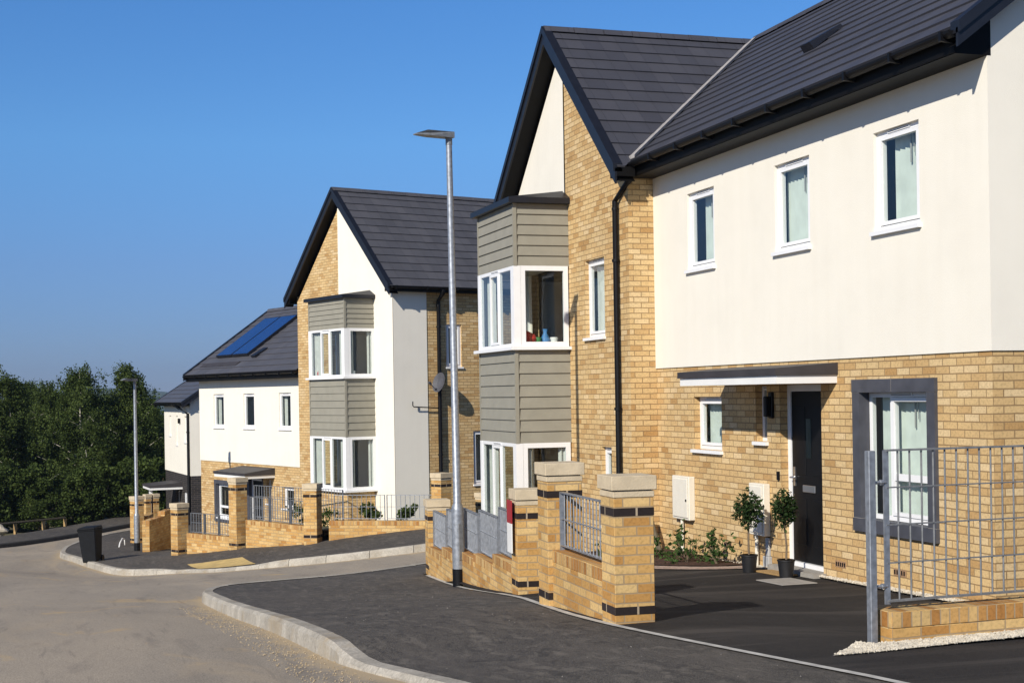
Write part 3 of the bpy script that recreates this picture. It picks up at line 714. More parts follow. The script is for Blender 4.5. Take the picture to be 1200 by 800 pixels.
def canopy(root, u0, u1, om, depth, z0, org, h=.10, wallrise=.22):
    y1 = om + depth
    f = MB(); f.box(u0, u1, y1 - .025, y1, z0, z0 + h); f.box(u0, u0 + .025, om, y1 - .025, z0, z0 + h); f.box(u1 - .025, u1, om, y1 - .025, z0, z0 + h)
    f.box(u0 + .025, u1 - .025, om, y1 - .025, z0 + .01, z0 + .03)
    o = f.build('porch_canopy', M['white_paint'], root, org)
    r = MB(); e = .025; a, b = u0 - e, u1 + e; zt = z0 + h + .002
    r.hexa([(a, om, zt), (b, om, zt), (b, y1 + e, zt), (a, y1 + e, zt), (a, om, zt + wallrise), (b, om, zt + wallrise), (b, y1 + e, zt + .075), (a, y1 + e, zt + .075)])
    r.build('canopy_roof', M['darkroof'], o, org)
def downpipe(root, pts, org, r=.036):
    mb = MB(); mb.tube(pts, r, 10)
    P_ = [Vector(q) for q in pts]
    for a, b in zip(P_[:-1], P_[1:]):
        if abs((b - a).normalized().z) > .9:
            n = max(1, int((b - a).length / 1.6))
            for i in range(n):
                c = a + (b - a) * ((i + .4) / n); mb.tube([c + Vector((0, 0, .02)), c - Vector((0, 0, .02))], r * 1.35, 10)
        mb.tube([a + (b - a) * .02, a + (b - a).normalized() * .09], r * 1.2, 10)
    return mb.build('downpipe', M['black'], root, org, smooth=True)
# ------------------------------------------------------------------ near house
A = dict(loc=(8.09, 15, -2.05), rz=R(90), org=(15, 0, -2.05), label='nearest cream and buff brick house with black front door and full gable bay',
    main=(11.19, 18.83, 0.), zb=.32, wt=3.06, zf=-2.05, gable=(18.83, 24.2, 21.5, .40), gzf=-2.8, split=21.41, drop=.31, gm=.883, apex=5.69,
    left_kind='brick', right_kind='render', back=-6.1,
    upper=[(12.27, 13.09, 1.60, 2.61), (14.42, 15.24, 1.60, 2.61), (16.87, 17.69, 1.60, 2.61)], udress=['blind', 'blind', 'blind'], ugap=[.14, .0, .22],
    ground_holes=[(12.12, 13.49, -1.43, .02), (14.27, 15.23, -2.9, .05), (15.55, 15.84, -.62, .04), (16.78, 17.62, -.77, -.08)],
    ground_win=[((12.19, 13.42, -1.36, -.05), ((0, .68, True, (.33,)), (.68, 1, False, ())), 'blind'), ((15.55, 15.84, -.62, .04), ((0, 1, False, ()),), None), ((16.78, 17.62, -.77, -.08), ((0, 1, True, ()),), 'blind')],
    eave=(.41, 3.19, .747, -3.0), free_near=True, verge=(11.03, 18.83), valley=True, over=.27, ridge_to=-3.25, tile=M['tile'],
    bay=(21.29, 23.25, .40, 1.31), bayz=(2.93, 1.97, .72, -.77, -2.15, -3.6), caph=.24, nu=6, nl=8,
    gable_holes=[(19.78, 20.58, .82, 1.98), (19.6, 20.0, -1.95, -.80)], gable_win=[(19.78, 20.58, .82, 1.98), (19.6, 20.0, -1.95, -.80)],
    dress_u='curtain_side', dress_l='curtain_side', sdress_l='curtain_side')
houseA = pair(A)
FA = ((0, 0, 0), (1, 0, 0), (0, 1, 0)); oA = A['org']
surround(houseA, FA, 12.05, 13.56, -1.50, .09, .14, oA)
canopy(houseA, 13.92, 16.42, 0, .73, .06, oA, h=.09, wallrise=.13)
# front door
def door(root, fr, u0, u1, z0, z1, org, rev=.10):
    f = MB(); t = .075
    f.fbox(*fr, u0, u0 + t, z0, z1, -rev - .06, -rev); f.fbox(*fr, u1 - t, u1, z0, z1, -rev - .06, -rev); f.fbox(*fr, u0 + t, u1 - t, z1 - t, z1, -rev - .06, -rev)
    f.fbox(*fr, u0 + t, u1 - t, z0, z0 + .05, -rev - .07, -rev + .03)
    d = MB(); a, b = u0 + t + .003, u1 - t - .003
    d.fbox(*fr, a, b, z0 + .052, z1 - t - .003, -rev - .055, -rev - .012)
    for (p, q, r, s) in ((a + .09, a + .32, z0 + .25, z0 + .78), (b - .32, b - .09, z0 + .25, z0 + .78), (a + .09, a + .32, z0 + 1.05, z1 - .25), (b - .32, b - .09, z0 + 1.05, z1 - .25)):
        d.fbox(*fr, p, q, r, s, -rev - .013, -rev - .006)
    o = d.build('door', M['doorblack'], root, org, bevel=.004)
    f.build('door_frame', M['white'], o, org)
    um = (a + b) / 2
    m = MB(); m.fbox(*fr, um - .14, um + .14, z0 + .86, z0 + .94, -rev - .012, -rev + .004); m.build('letter_plate', M['chrome'], o, org, bevel=.004)
    g = MB(); g.fbox(*fr, um - .055, um + .055, z0 + 1.25, z0 + 1.70, -rev - .012, -rev - .002); g.build('glazed_slot', M['glass'], o, org)
    h = MB(); P0, U, Nn = [Vector(q) for q in fr]; c = P0 + U * (b - .06) + Vector((0, 0, z0 + 1.02)) + Nn * (-rev)
    h.fbox(*fr, b - .085, b - .045, z0 + .92, z0 + 1.14, -rev - .012, -rev + .002); h.tube([c + Nn * .0, c + Nn * .05, c + Nn * .05 - U * .1], .011, 8); h.build('handle', M['chrome'], o, org)
    th = MB(); th.fbox(*fr, u0 - .06, u1 + .06, z0 - .12, z0, -rev - .05, .16); th.build('door_step', M['slab'], o, org)
    return o
door(houseA, FA, 14.27, 15.23, -2.04, .05, oA)
pl = MB(); pl.fbox(*FA, 15.36, 15.45, -.34, -.03, 0, .04); pl.fbox(*FA, 15.37, 15.44, -.32, -.08, .04, .11); pl.build('porch_light', M['black'], houseA, oA, bevel=.01)
bell = MB(); bell.fbox(*FA, 15.25, 15.29, -1.06, -.96, 0, .025); bell.build('door_bell', M['black'], houseA, oA)
for (u0, u1, z0, z1, pu) in ((17.62, 18.16, -1.72, -1.14, 17.95), (15.50, 15.88, -1.74, -1.12, 15.78)):
    mb = MB(); mb.fbox(*FA, u0, u1, z0, z1, 0, .09); mb.fbox(*FA, u0 + .03, u1 - .03, z0 + .03, z1 - .03, .09, .105)
    o = mb.build('meter_box', M['meter'], houseA, oA, bevel=.008)
    lk = MB(); lk.fbox(*FA, u0 + .05, u0 + .08, z0 + .25, z0 + .28, .105, .112); lk.build('lock', M['black'], o, oA)
    pp = MB(); pp.tube([(pu, .045, z0), (pu, .045, -2.6)], .022, 8); pp.build('service_pipe', M['meter'], o, oA, smooth=True)
gp = MB(); gp.fbox(*FA, 15.47, 15.62, -2.5, -1.98, 0, .05); gp.fbox(*FA, 15.50, 15.58, -1.98, -1.76, 0, .035); gp.build('cable_cover', M['greypipe'], houseA, oA, bevel=.006)
for (u, z) in ((16.66, -1.95), (13.9, -1.90), (12.75, -1.86)):
    ab = MB(); ab.fbox(*FA, u - .11, u + .11, z - .035, z + .035, 0, .004)
    for k in range(5): ab.fbox(*FA, u - .095 + k * .042, u - .073 + k * .042, z - .022, z + .022, .004, .0075, 1)
    ab.build('air_brick', [M['airbrick'], M['black']], houseA, oA)
# rain water pipe at the inside corner, roof vent
downpipe(houseA, [(18.70, .40, 3.07), (18.70, .41, 2.97), (19.17, .46, 2.70), (19.17, .46, -3.6)], oA, r=.042)
rv = MB(); S_ = slope_dir(-1, .747); c = Vector((15.93, -.85, 3.19 + .747 * 1.26 + .03)); nn = Vector((0, .6, .8)).normalized(); ax = Vector((1, 0, 0))
rv.hexa([c - ax * .13, c + ax * .13, c + ax * .13 + S_ * .50, c - ax * .13 + S_ * .50, c - ax * .12 + nn * .10, c + ax * .12 + nn * .10, c + ax * .12 + S_ * .50 + nn * .04, c - ax * .12 + S_ * .50 + nn * .04])
roofA = [o for o in houseA.children if o.name.startswith('roof')][0]
rv.build('roof_vent', M['barge'], roofA, oA)

# ------------------------------------------------------------------ second pair, across the side street
U2 = (-.29186, .95646); V2 = (.95646, .29186); O2 = (7.122, 36.762)
def h2w(s, out, z): return (O2[0] + U2[0] * s - V2[0] * out, O2[1] + U2[1] * s - V2[1] * out, z)
oB = (4, -1.3, -3.2)
B = dict(loc=h2w(*oB), rz=math.atan2(U2[1], U2[0]), org=oB, label='cream and brick house with blue solar panels, across the side street',
    main=(4.5, 12.72, -1.3), zb=-2.05, wt=.64, zf=-4.45, gable=(-.97, 4.5, 1.77, -.90), gzf=-3.1, split=1.95, drop=.34, gm=.93, apex=5.57,
    left_kind='render', right_kind='brick', back=-8.2,
    upper=[(5.80, 6.62, -.94, .13), (8.36, 9.18, -.94, .13), (10.70, 11.54, -.94, .13)], udress=['curtain_side', None, 'curtain_side'], ugap=[0, 0, 0],
    ground_holes=[(10.37, 11.50, -3.93, -2.72), (7.85, 9.05, -5., -2.42), (7.29, 7.6, -3.22, -2.5), (5.72, 6.5, -3.3, -2.67)],
    ground_win=[((10.44, 11.43, -3.86, -2.77), ((0, 1, True, (.30,)),), None), ((7.29, 7.6, -3.22, -2.5), ((0, 1, False, ()),), None), ((5.72, 6.5, -3.3, -2.67), ((0, 1, True, ()),), None)],
    eave=(-.85, .77, .71, -3.96), free_near=False, verge=(4.5, 12.95), valley=False, over=.25, ridge_to=-8.35, tile=M['tile_warm'],
    bay=(0, 2.02, -.90, 0.), bayz=(2.52, 1.75, .50, -1.05, -2.42, -4.2), caph=.24, nu=6, nl=8,
    gable_holes=[], gable_win=[], side=dict(render_to=-1.88, holes=[(-2.95, -2.47, .72, 1.83), (-3.8, -3.27, -2.37, -.97)]),
    dress_u='curtain_side', dress_l='curtain_side', sdress_u='curtain_side', sdress_l='curtain_side')
houseB = pair(B)
FB = ((0, -1.3, 0), (1, 0, 0), (0, 1, 0))
surround(houseB, FB, 10.30, 11.57, -4.0, -2.65, .13, oB)
canopy(houseB, 7.02, 9.32, -1.3, .97, -2.42, oB, h=.09, wallrise=.20)
door(houseB, FB, 7.95, 8.9, -4.6, -2.5, oB)
dk = MB(); wallrect(dk, FB, 7.85, 9.05, -5., -2.42, [(7.95, 8.9, -6, -2.5)], rev=.1, w=.004); dk.build('door_surround', M['slate'], houseB, oB)
FS = ((-.97, 0, 0), (0, 1, 0), (-1, 0, 0))
downpipe(houseB, [(-1.30, -2.2, 2.74), (-1.28, -2.2, 2.62), (-1.05, -2.2, 2.42), (-1.05, -2.2, -4.2)], oB, r=.05)
op = MB(); op.tube([(-1.10, -1.36, -.16), (-1.10, -1.36, -.27), (-1.08, -1.40, -.30), (-1.06, -2.15, -.34)], .016, 6); op.build('cable_run', M['black'], houseB, oB)
# satellite dish on the end wall
ds = MB(); c = Vector((-1.30, -2.08, .30)); ax = Vector((-.12, .95, .28)).normalized(); e1 = ax.cross(Vector((0, 0, 1))).normalized(); e2 = ax.cross(e1)
n = 20
for k in range(n):
    a0, a1 = 2 * math.pi * k / n, 2 * math.pi * (k + 1) / n
    for (r0, r1) in ((0, .12), (.12, .24)):
        q = lambda r, a: c + (e1 * math.cos(a) * r + e2 * math.sin(a) * r * 1.1) + ax * (r * r * 1.2)
        ds.face([q(r0, a0), q(r1, a0), q(r1, a1), q(r0, a1)] if r0 else [q(0, 0), q(r1, a0), q(r1, a1)])
ds.tube([c - ax * .02, (-1.14, -2.10, .25), (-.97, -2.10, .25)], .022, 6); ds.tube([c - e2 * -.2 - Vector((0, 0, .05)), c + ax * .36 - Vector((0, 0, .12))], .010, 6); ds.tube([c + ax * .33 - Vector((0, 0, .12)), c + ax * .40 - Vector((0, 0, .09))], .035, 8)
ds.build('satellite_dish', M['slate'], houseB, oB)
# solar panels and a dark strip on the low wing
roofB = [o for o in houseB.children if o.name.startswith('roof')][0]
S_ = slope_dir(-1, .71); nn = Vector((0, .71, 1)).normalized(); ax = Vector((1, 0, 0))
def onroof(s, v, up=.0): return Vector((s, -v, .77 + .71 * (v - .85))) + nn * up
for (s0, s1) in ((9.44, 10.66), (10.70, 11.92)):
    mb = MB(); v0, v1 = 1.60, 3.40
    c = [onroof(s0, v0, .03), onroof(s1, v0, .03), onroof(s1, v1, .03), onroof(s0, v1, .03)]; t = [q + nn * .075 for q in c]; mb.hexa(c + t)
    o = mb.build('solar_panel', M['barge'], roofB, oB)
for (s0, s1) in ((9.44, 10.66), (10.70, 11.92)):
    mb = MB(); mb.face([onroof(s0 + .03, 1.63, .109), onroof(s1 - .03, 1.63, .109), onroof(s1 - .03, 3.37, .109), onroof(s0 + .03, 3.37, .109)])
    par = [o for o in roofB.children if o.name.startswith('solar_panel')][0 if s0 < 10 else 1]
    mb.build('solar_cells', M['solar'], par, oB)
mb = MB(); mb.hexa([onroof(9.5, 1.18, .02), onroof(12.4, 1.18, .02), onroof(12.4, 1.36, .02), onroof(9.5, 1.36, .02), onroof(9.5, 1.18, .032), onroof(12.4, 1.18, .032), onroof(12.4, 1.36, .032), onroof(9.5, 1.36, .032)]); mb.build('dark_strip', M['darkroof'], roofB, oB)  # thin dark strip laid over the tiles below the panels
mb = MB(); mb.hexa([onroof(8.66, 1.5, .02), onroof(8.96, 1.5, .02), onroof(8.96, 1.92, .02), onroof(8.66, 1.92, .02), onroof(8.66, 1.5, .10), onroof(8.96, 1.5, .10), onroof(8.96, 1.92, .05), onroof(8.66, 1.92, .05)]); mb.build('roof_vent', M['barge'], roofB, oB)

# ------------------------------------------------------------------ last house down the hill
U4 = (-.08663, .99624); V4 = (.99624, .08663); O4 = (5.10, 58.16)
oC = (3, 0, -5.3)
houseC = empty('house', (O4[0] + U4[0] * 3, O4[1] + U4[1] * 3, -5.3), math.atan2(U4[1], U4[0]), 'farthest white house with dark brick ground floor and small porch', 'house', 'houses along the street')
bk, rd, gl = MB(), MB(), MB()
F4 = ((0, 0, 0), (1, 0, 0), (0, 1, 0)); zb4, wt4 = -3.04, -.18
w4 = [(4.45, 4.95, -1.55, -.70), (2.80, 3.25, -1.90, -.70), (.7, 1.3, -1.75, -.70)]
wallrect(rd, F4, 0, 6.2, zb4, wt4, w4, rev=.1, w=.018); rd.face([(0, 0, zb4), (6.2, 0, zb4), (6.2, .018, zb4), (0, .018, zb4)])
ry4, rz4 = -3.2, 1.75; ms4 = .66; ze4 = -.15; ey4 = .38
zm4 = lambda y: ze4 + ms4 * (ey4 - y)
for (s, q) in ((0, -.018), (6.2, .018)):
    rd.face([(s + q, .018, zb4), (s + q, -6.4, zb4), (s + q, -6.4, zm4(0) - .1), (s + q, ry4, zm4(ry4) - .1), (s + q, .018, zm4(0) - .1)])
    bk.face([(s, 0, -6.4), (s, -6.4, -6.4), (s, -6.4, zb4 + .01), (s, 0, zb4 + .01)])
g4 = [(1.0, 1.9, -5.0, -3.75), (2.6, 3.5, -6, -3.75)]
wallrect(bk, F4, 0, 6.2, -6.4, zb4 + .01, g4, rev=.12)
bk.face([(0, -6.4, -6.4), (6.2, -6.4, -6.4), (6.2, -6.4, zm4(0)), (0, -6.4, zm4(0))])
bk.build('brick_wall', M['brick_black'], houseC, oC); rd.build('rendered_wall', M['render'], houseC, oC)
for h in w4: window(houseC, F4, *h, oC, rev=.06); room(houseC, oC, F4, h[0] - .1, h[1] + .1, h[2] - .2, h[3] + .1, -.15, -1.2)
window(houseC, F4, *g4[0], oC, ((0, .5, False, ()), (.5, 1, True, ())), rev=.08); room(houseC, oC, F4, .8, 2.1, -5.4, -3.6, -.17, -1.5)
door(houseC, F4, 2.6, 3.5, -5.75, -3.75, oC)
rf = MB(); S4 = slope_dir(-1, ms4); L4 = (ey4 - ry4) * math.sqrt(1 + ms4 ** 2)
tiles(rf, (0, ey4, ze4), (1, 0, 0), S4, L4, lambda t: (-.30, 6.5)); rf.face([(-.3, ry4, zm4(ry4)), (6.5, ry4, zm4(ry4)), (6.5, 2 * ry4 - ey4, ze4), (-.3, 2 * ry4 - ey4, ze4)])
r4 = rf.build('roof', [M['tile_warm'], M['soffit']], houseC, oC)
ridge(r4, (-.3, ry4, zm4(ry4) + .03), (6.5, ry4, zm4(ry4) + .03), oC, M['tile_warm'])
for sv, ov in ((-.3, (-1, 0, 0)), (6.5, (1, 0, 0))): bargeboard(houseC, [(sv, ey4, ze4 - .02), (sv, ry4, zm4(ry4) - .02), (sv, 2 * ry4 - ey4, ze4 - .02)], ov, oC)
sf = MB(); sf.face([(-.3, 0, ze4 - .14), (6.5, 0, ze4 - .14), (6.5, ey4, ze4 - .14), (-.3, ey4, ze4 - .14)]); sf.face([(-.3, ey4 - .03, ze4 - .14), (6.5, ey4 - .03, ze4 - .14), (6.5, ey4 - .03, ze4), (-.3, ey4 - .03, ze4)])
for s_ in (-.3, 6.5):
    w_ = 0 if s_ < 0 else 6.2
    sf.face([(s_, ey4, ze4 - .17), (s_, ry4, zm4(ry4) - .17), (w_, ry4, zm4(ry4) - .17), (w_, ey4, ze4 - .17)])
sf.build('soffit', M['soffit'], houseC, oC)
gutter(houseC, (-.3, ey4 + .03, ze4 - .03), (6.5, ey4 + .03, ze4 - .03), (0, 1, 0), oC)
downpipe(houseC, [(1.4, ey4 + .03, ze4 - .08), (1.2, .25, ze4 - .2), (.12, .07, ze4 - .45), (.12, .07, -6)], oC, r=.06)
canopy(houseC, 2.0, 3.9, 0, 1.3, -3.66, oC, h=.10, wallrise=.18)
pc = MB(); pc.box(3.0, 3.14, 1.05, 1.17, -6, -3.66); pc.build('porch_post', M['white_paint'], houseC, oC)
al = MB(); al.box(2.15, 2.35, .02, .10, -1.0, -.8); al.build('alarm_box', M['black'], houseC, oC)
# ------------------------------------------------------------------ ground sheets
def pip(poly, pts):
    x, y = pts[:, 0], pts[:, 1]; ins = np.zeros(len(pts), bool); n = len(poly)
    for i in range(n):
        (x0, y0), (x1, y1) = poly[i], poly[(i + 1) % n]
        c = ((y0 > y) != (y1 > y)) & (x < (x1 - x0) * (y - y0) / ((y1 - y0) if y1 != y0 else 1e-9) + x0); ins ^= c
    return ins
def smooth_line(pts, step=.4, iters=2):
    p = [Vector((a[0], a[1], 0)) for a in pts]
    for _ in range(iters):
        q = [p[0]]
        for a, b in zip(p[:-1], p[1:]): q += [a * .75 + b * .25, a * .25 + b * .75]
        p = q + [p[-1]]
    out = [p[0]]
    for a, b in zip(p[:-1], p[1:]):
        d = (b - a).length; k = max(1, int(d / step))
        for i in range(1, k + 1): out.append(a + (b - a) * (i / k))
    res = [out[0]]
    for q in out[1:]:
        if (q - res[-1]).length > step * .5: res.append(q)
    return [(q.x, q.y) for q in res]
def dens(poly, res):
    out = []
    n = len(poly)
    for i in range(n):
        a, b = Vector((*poly[i], 0)), Vector((*poly[(i + 1) % n], 0)); k = max(1, int((b - a).length / res))
        for j in range(k): q = a + (b - a) * (j / k); out.append((q.x, q.y))
    return out
def sheet(name, poly, mat, zfun, res=.5, label=None):
    bd = dens(poly, res); P_ = np.array(bd)
    gx = np.arange(P_[:, 0].min(), P_[:, 0].max(), res); gy = np.arange(P_[:, 1].min(), P_[:, 1].max(), res)
    G = np.array([(x + (.5 * res if j % 2 else 0), y) for j, y in enumerate(gy) for x in gx])
    G = G[pip(bd, G)]
    if len(G):
        d = np.min(np.linalg.norm(G[:, None] - P_[None], axis=2), axis=1) if len(G) * len(P_) < 4e7 else np.full(len(G), 9.)
        G = G[d > res * .45]
    vs = [Vector(b) for b in bd] + [Vector((g[0], g[1])) for g in G]
    r = geometry.delaunay_2d_cdt(vs, [], [list(range(len(bd)))], 1, 1e-5)
    xy = np.array([(v.x, v.y) for v in r[0]]); z = zfun(xy)
    mb = MB(); mb.v = [(a[0], a[1], c) for a, c in zip(xy.tolist(), z.tolist())]; mb.f = [tuple(f) for f in r[2]]; mb.m = [0] * len(mb.f); mb.uv = [None] * len(mb.f)
    o = mb.build(name, mat); o['kind'] = 'structure'
    for p in o.data.polygons: p.use_smooth = True
    return o
vstep = lambda a, b, x: (lambda t: t * t * (3 - 2 * t))(np.clip((x - a) / (b - a), 0, 1))
def segd(xy, a, b):
    a, b = np.array(a), np.array(b); d = b - a; t = np.clip(((xy - a) @ d) / (d @ d), 0, 1); return np.linalg.norm(xy - (a + t[:, None] * d), axis=1)
def zpav(xy):
    xy = np.atleast_2d(np.array(xy, float)); z = zs(xy)
    z = z - .10 * (1 - np.clip((xy[:, 1] - 10.5) / .85, 0, 1)) * (1 - vstep(2.5, 4.0, xy[:, 0]))
    return z - .075 * np.exp(-(segd(xy, (2.75, 34.9), (4.1, 31.9)) / .8) ** 2)
zroad = lambda xy: zs(xy) - .14
def zyard(xy):
    xy = np.atleast_2d(np.array(xy, float)); z = zpav(xy); y = xy[:, 1]
    zh = np.interp(y, [8, 10, 13.5, 18.8, 20.2, 24], [-1.85, -1.98, -2.07, -2.21, -2.75, -3.0])
    t = vstep(4.45, 7.2, xy[:, 0]) * vstep(8.2, 9.6, y)
    return z * (1 - t) + zh * t + .004

EDGE = smooth_line([(4.5, 2), (4.36, 6.5), (4.20, 8.1), (4.12, 10.4), (4.2, 12.4), (4.68, 14.85), (5.08, 18.4), (5.42, 21.75)], .5)
KN = smooth_line([(3.5, 1), (3.0, 4.5), (2.62, 7.6), (2.46, 8.8), (2.32, 9.7), (2.21, 10.5), (2.17, 11.4), (2.16, 16.6), (2.12, 20.2), (2.14, 21.6), (2.5, 22.9), (3.4, 23.35), (4.4, 23.4), (6, 24.2), (9, 25.2), (14, 26.2), (26, 28)], .3)
KF = smooth_line([(26, 31.5), (14, 29.4), (9, 28.9), (7.3, 29.3), (5.6, 30.0), (4.5, 31.1), (3.6, 33.0), (2.6, 35.5), (1.6, 37.0), (1.15, 38.5), (.7, 41.7), (.30, 43.6), (.24, 45.2), (.37, 48.2), (.85, 51.8), (1.6, 54), (2.6, 55.9), (4.8, 60), (9, 67), (14, 74)], .45)
KL = smooth_line([(-22, 26), (-12, 39), (-6.5, 46), (-1.8, 51.4), (-.16, 54.1), (1.2, 56.4), (2.8, 60.4), (6, 67), (11, 76)], .6)
ground = sheet('ground', [(-150, -40), (150, -40), (150, 170), (-150, 170)], M['earth'], lambda xy: zs(xy) - .45 - .25 * vstep(60, 80, xy[:, 1]), 5)
sheet('near_pavement', KN + [(26, 29), (26, 40)][:0] + [(26, 24), (7, 22.6), (5.42, 21.9)] + EDGE[::-1], M['tarmac'], zpav, .4)
sheet('far_pavement', KF + [(24, 74), (30, 60), (30, 33)], M['tarmac'], zpav, .55)
sheet('left_pavement', KL + [(14, 79), (4.2, 69), (1.2, 61.5), (-.8, 57.2), (-2.6, 54.2), (-8, 48.3), (-14, 41), (-24, 28)], M['tarmac'], zs, .7)
sheet('driveway', EDGE + [(7.6, 22.3), (7.68, 18.84), (8.12, 18.84), (8.12, 11.2), (15, 11.2), (15, 2)], M['tarmac_drive'], zyard, .4)
def strip(name, line, w0, w1, mat, zfun, dz, thick=0., kind='structure', jag=0., label=None):
    """flat ribbon beside a line: offsets w0..w1 to the left of its direction"""
    mb = MB(); L_ = []
    for i, p in enumerate(line):
        a = Vector(line[max(i - 1, 0)]); b = Vector(line[min(i + 1, len(line) - 1)]); t = (b - a).normalized(); n = Vector((-t.y, t.x))
        j = jag * (rng.random() ** 2)
        q0, q1 = Vector(p) + n * w0, Vector(p) + n * (w1 + j)
        L_.append((q0, q1))
    za = zfun(np.array([(q.x, q.y) for q, _ in L_])) + dz; zb_ = zfun(np.array([(q.x, q.y) for _, q in L_])) + dz
    for i in range(len(L_) - 1):
        A_ = [(L_[i][0].x, L_[i][0].y, za[i]), (L_[i + 1][0].x, L_[i + 1][0].y, za[i + 1]), (L_[i + 1][1].x, L_[i + 1][1].y, zb_[i + 1]), (L_[i][1].x, L_[i][1].y, zb_[i])]
        mb.face(A_)
    o = mb.build(name, mat); o['kind'] = kind
    return o
def kerb(name, line, side, zfun, mat=M['kerb']):
    """precast kerb stones; side=+1: the road lies to the left of the line"""
    mb = MB(); P_ = [Vector((*p, 0)) for p in line]; cum = [0]
    for a, b in zip(P_[:-1], P_[1:]): cum.append(cum[-1] + (b - a).length)
    def at(d):
        i = min(max(int(np.searchsorted(cum, d)) - 1, 0), len(P_) - 2); f = (d - cum[i]) / (cum[i + 1] - cum[i]); p = P_[i].lerp(P_[i + 1], f)
        t = (P_[min(i + 2, len(P_) - 1)] - P_[max(i - 1, 0)]).normalized(); return p, Vector((-t.y, t.x, 0)) * side
    d = 0
    while d + .3 < cum[-1]:
        e = min(d + .90, cum[-1]); rows = []
        for k in range(4):
            p, n = at(d + (e - d) * k / 3)
            prof = [(-.15, 0.), (-.03, 0.), (.0, -.035), (.02, -.22)]
            z_in = zfun([(p.x, p.y)])[0] + .006 + (d * 37 % 1) * .004
            rows.append([(p + n * (.15 + x * 1.0)) + Vector((0, 0, z_in + dz)) for x, dz in prof] + [p + Vector((0, 0, z_in - .2))])
        for a, b in zip(rows[:-1], rows[1:]):
            for j in range(4): mb.face([a[j], b[j], b[j + 1], a[j + 1]])
        mb.face(rows[0]); mb.face(rows[-1][::-1]); d = e + .012
    o = mb.build(name, mat, bevel=0); o['kind'] = 'structure'; return o
road_poly = [(-26, -14), (3.2, -14), (3.2, 20), (3.8, 22.6), (28, 25), (28, 33), (10, 31), (5, 34), (2.6, 40), (2, 45), (2.2, 49), (8, 61), (15, 74), (12, 77), (2.6, 60.6), (-2.2, 51.6), (-26, 24)]
road = sheet('road', road_poly, M['road'], zroad, .42)
_xy = np.array([(v.co.x, v.co.y) for v in road.data.vertices]); _d = np.full(len(_xy), 99.)
for ln in (KN, KF):
    for a_, b_ in zip(ln[:-1], ln[1:]): _d = np.minimum(_d, segd(_xy, a_, b_))
_at = road.data.attributes.new('sand', 'FLOAT', 'POINT'); _at.data.foreach_set('value', np.exp(-np.clip(_d, 0, 9) / .42))
kerb('near_kerb', KN, 1, zpav); kerb('far_kerb', KF, 1, zpav); kerb('left_kerb', KL, -1, zs, M['kerb_dark'])
strip('pavement_edging', EDGE, -.03, .03, M['edging'], zpav, .010)
tp = [(3.0, 35.65), (4.15, 34.3), (4.18, 32.1), (3.12, 34.0)]
sheet('tactile_paving', tp, M['tactile'], lambda xy: zpav(xy) + .022, .15)

# ------------------------------------------------------------------ boundary walls
def wframe(x, y, phi): return ((x, y, 0), (math.cos(phi), math.sin(phi), 0), (-math.sin(phi), math.cos(phi), 0))
def pier(root, org, x, y, zb, zt, phi, w=.33):
    fr = wframe(x, y, phi); sh = MB(); top = zt - .170
    sh.fbox(*fr, 0, w, zb - .5, top, 0, w); o = sh.build('pier', M['brick_wall'], root, org, bevel=.004)
    c = MB(); c.fbox(*fr, -.006, w + .006, top + .001, top + .050, -.006, w + .006); c.fbox(*fr, -.022, w + .022, top + .058, zt, -.022, w + .022); c.fbox(*fr, .01, w - .01, top + .05, top + .058, .01, w - .01); c.build('coping', M['stone'], o, org, bevel=.007)
    b = MB()
    for zz in (top - .15, zb + .075): b.fbox(*fr, -.003, w + .003, zz + .005, zz + .068, -.003, w + .003)
    b.build('dark_band', M['brick_band'], o, org)
    return o
def lowwall(root, org, p0, p1, zt, zb, t=.215):
    p0, p1 = Vector((*p0, 0)), Vector((*p1, 0)); U = (p1 - p0).normalized(); Ln = (p1 - p0).length; fr = (p0, U, Vector((-U.y, U.x, 0)))
    mb = MB(); mb.fbox(*fr, 0, Ln, zb - .5, zt - .108, -t / 2, t / 2); mb.fbox(*fr, .001, Ln - .001, zt - .106, zt, -t / 2 - .004, t / 2 + .004, 1)
    return mb.build('low_wall', [M['brick_wall'], M['brick_edge']], root, org, bevel=.004)
def rail(root, org, p0, p1, zb, zt, mids=(.5,), gap=.1, mat='steel_dull', r=.006, posts=True, name='railing', post_to=None):
    p0, p1 = Vector((*p0, 0)), Vector((*p1, 0)); U = (p1 - p0).normalized(); Ln = (p1 - p0).length; fr = (p0, U, Vector((-U.y, U.x, 0)))
    mb = MB()
    for z in (zb, zt - .012): mb.fbox(*fr, 0, Ln, z, z + .012, -.02, .02)
    for m_ in mids: z = zb + (zt - zb) * m_; mb.fbox(*fr, .0, Ln, z - .004, z + .004, -.010, .010)
    n = max(2, int(Ln / gap))
    for i in range(1, n):
        c = p0 + U * (Ln * i / n); mb.tube([c + Vector((0, 0, zb)), c + Vector((0, 0, zt))], r, 6)
    if posts:
        for u in (.0, Ln - .012): mb.fbox(*fr, u, u + .012, (post_to if post_to is not None else zb - .05), zt, -.022, .022)
    return mb.build(name, M[mat], root, org)
GW = 'boundary walls with piers along the pavement'
def bwall(x, y, z, label): return empty('boundary_wall', (x, y, z), 0, label, 'wall', GW), (x, y, z)

w1, o1 = bwall(4.3, 11.6, -1.88, 'short brick wall with one railing panel between the two piers nearest the camera')
pier(w1, o1, 4.17, 10.60, -1.83, -.66, R(-3)); pier(w1, o1, 4.27, 12.50, -1.96, -.64, R(-3))
lowwall(w1, o1, (4.33, 10.93), (4.42, 12.50), -1.43, -1.9); rail(w1, o1, (4.31, 10.95), (4.40, 12.48), -1.39, -.90, mat='steel', gap=.095)

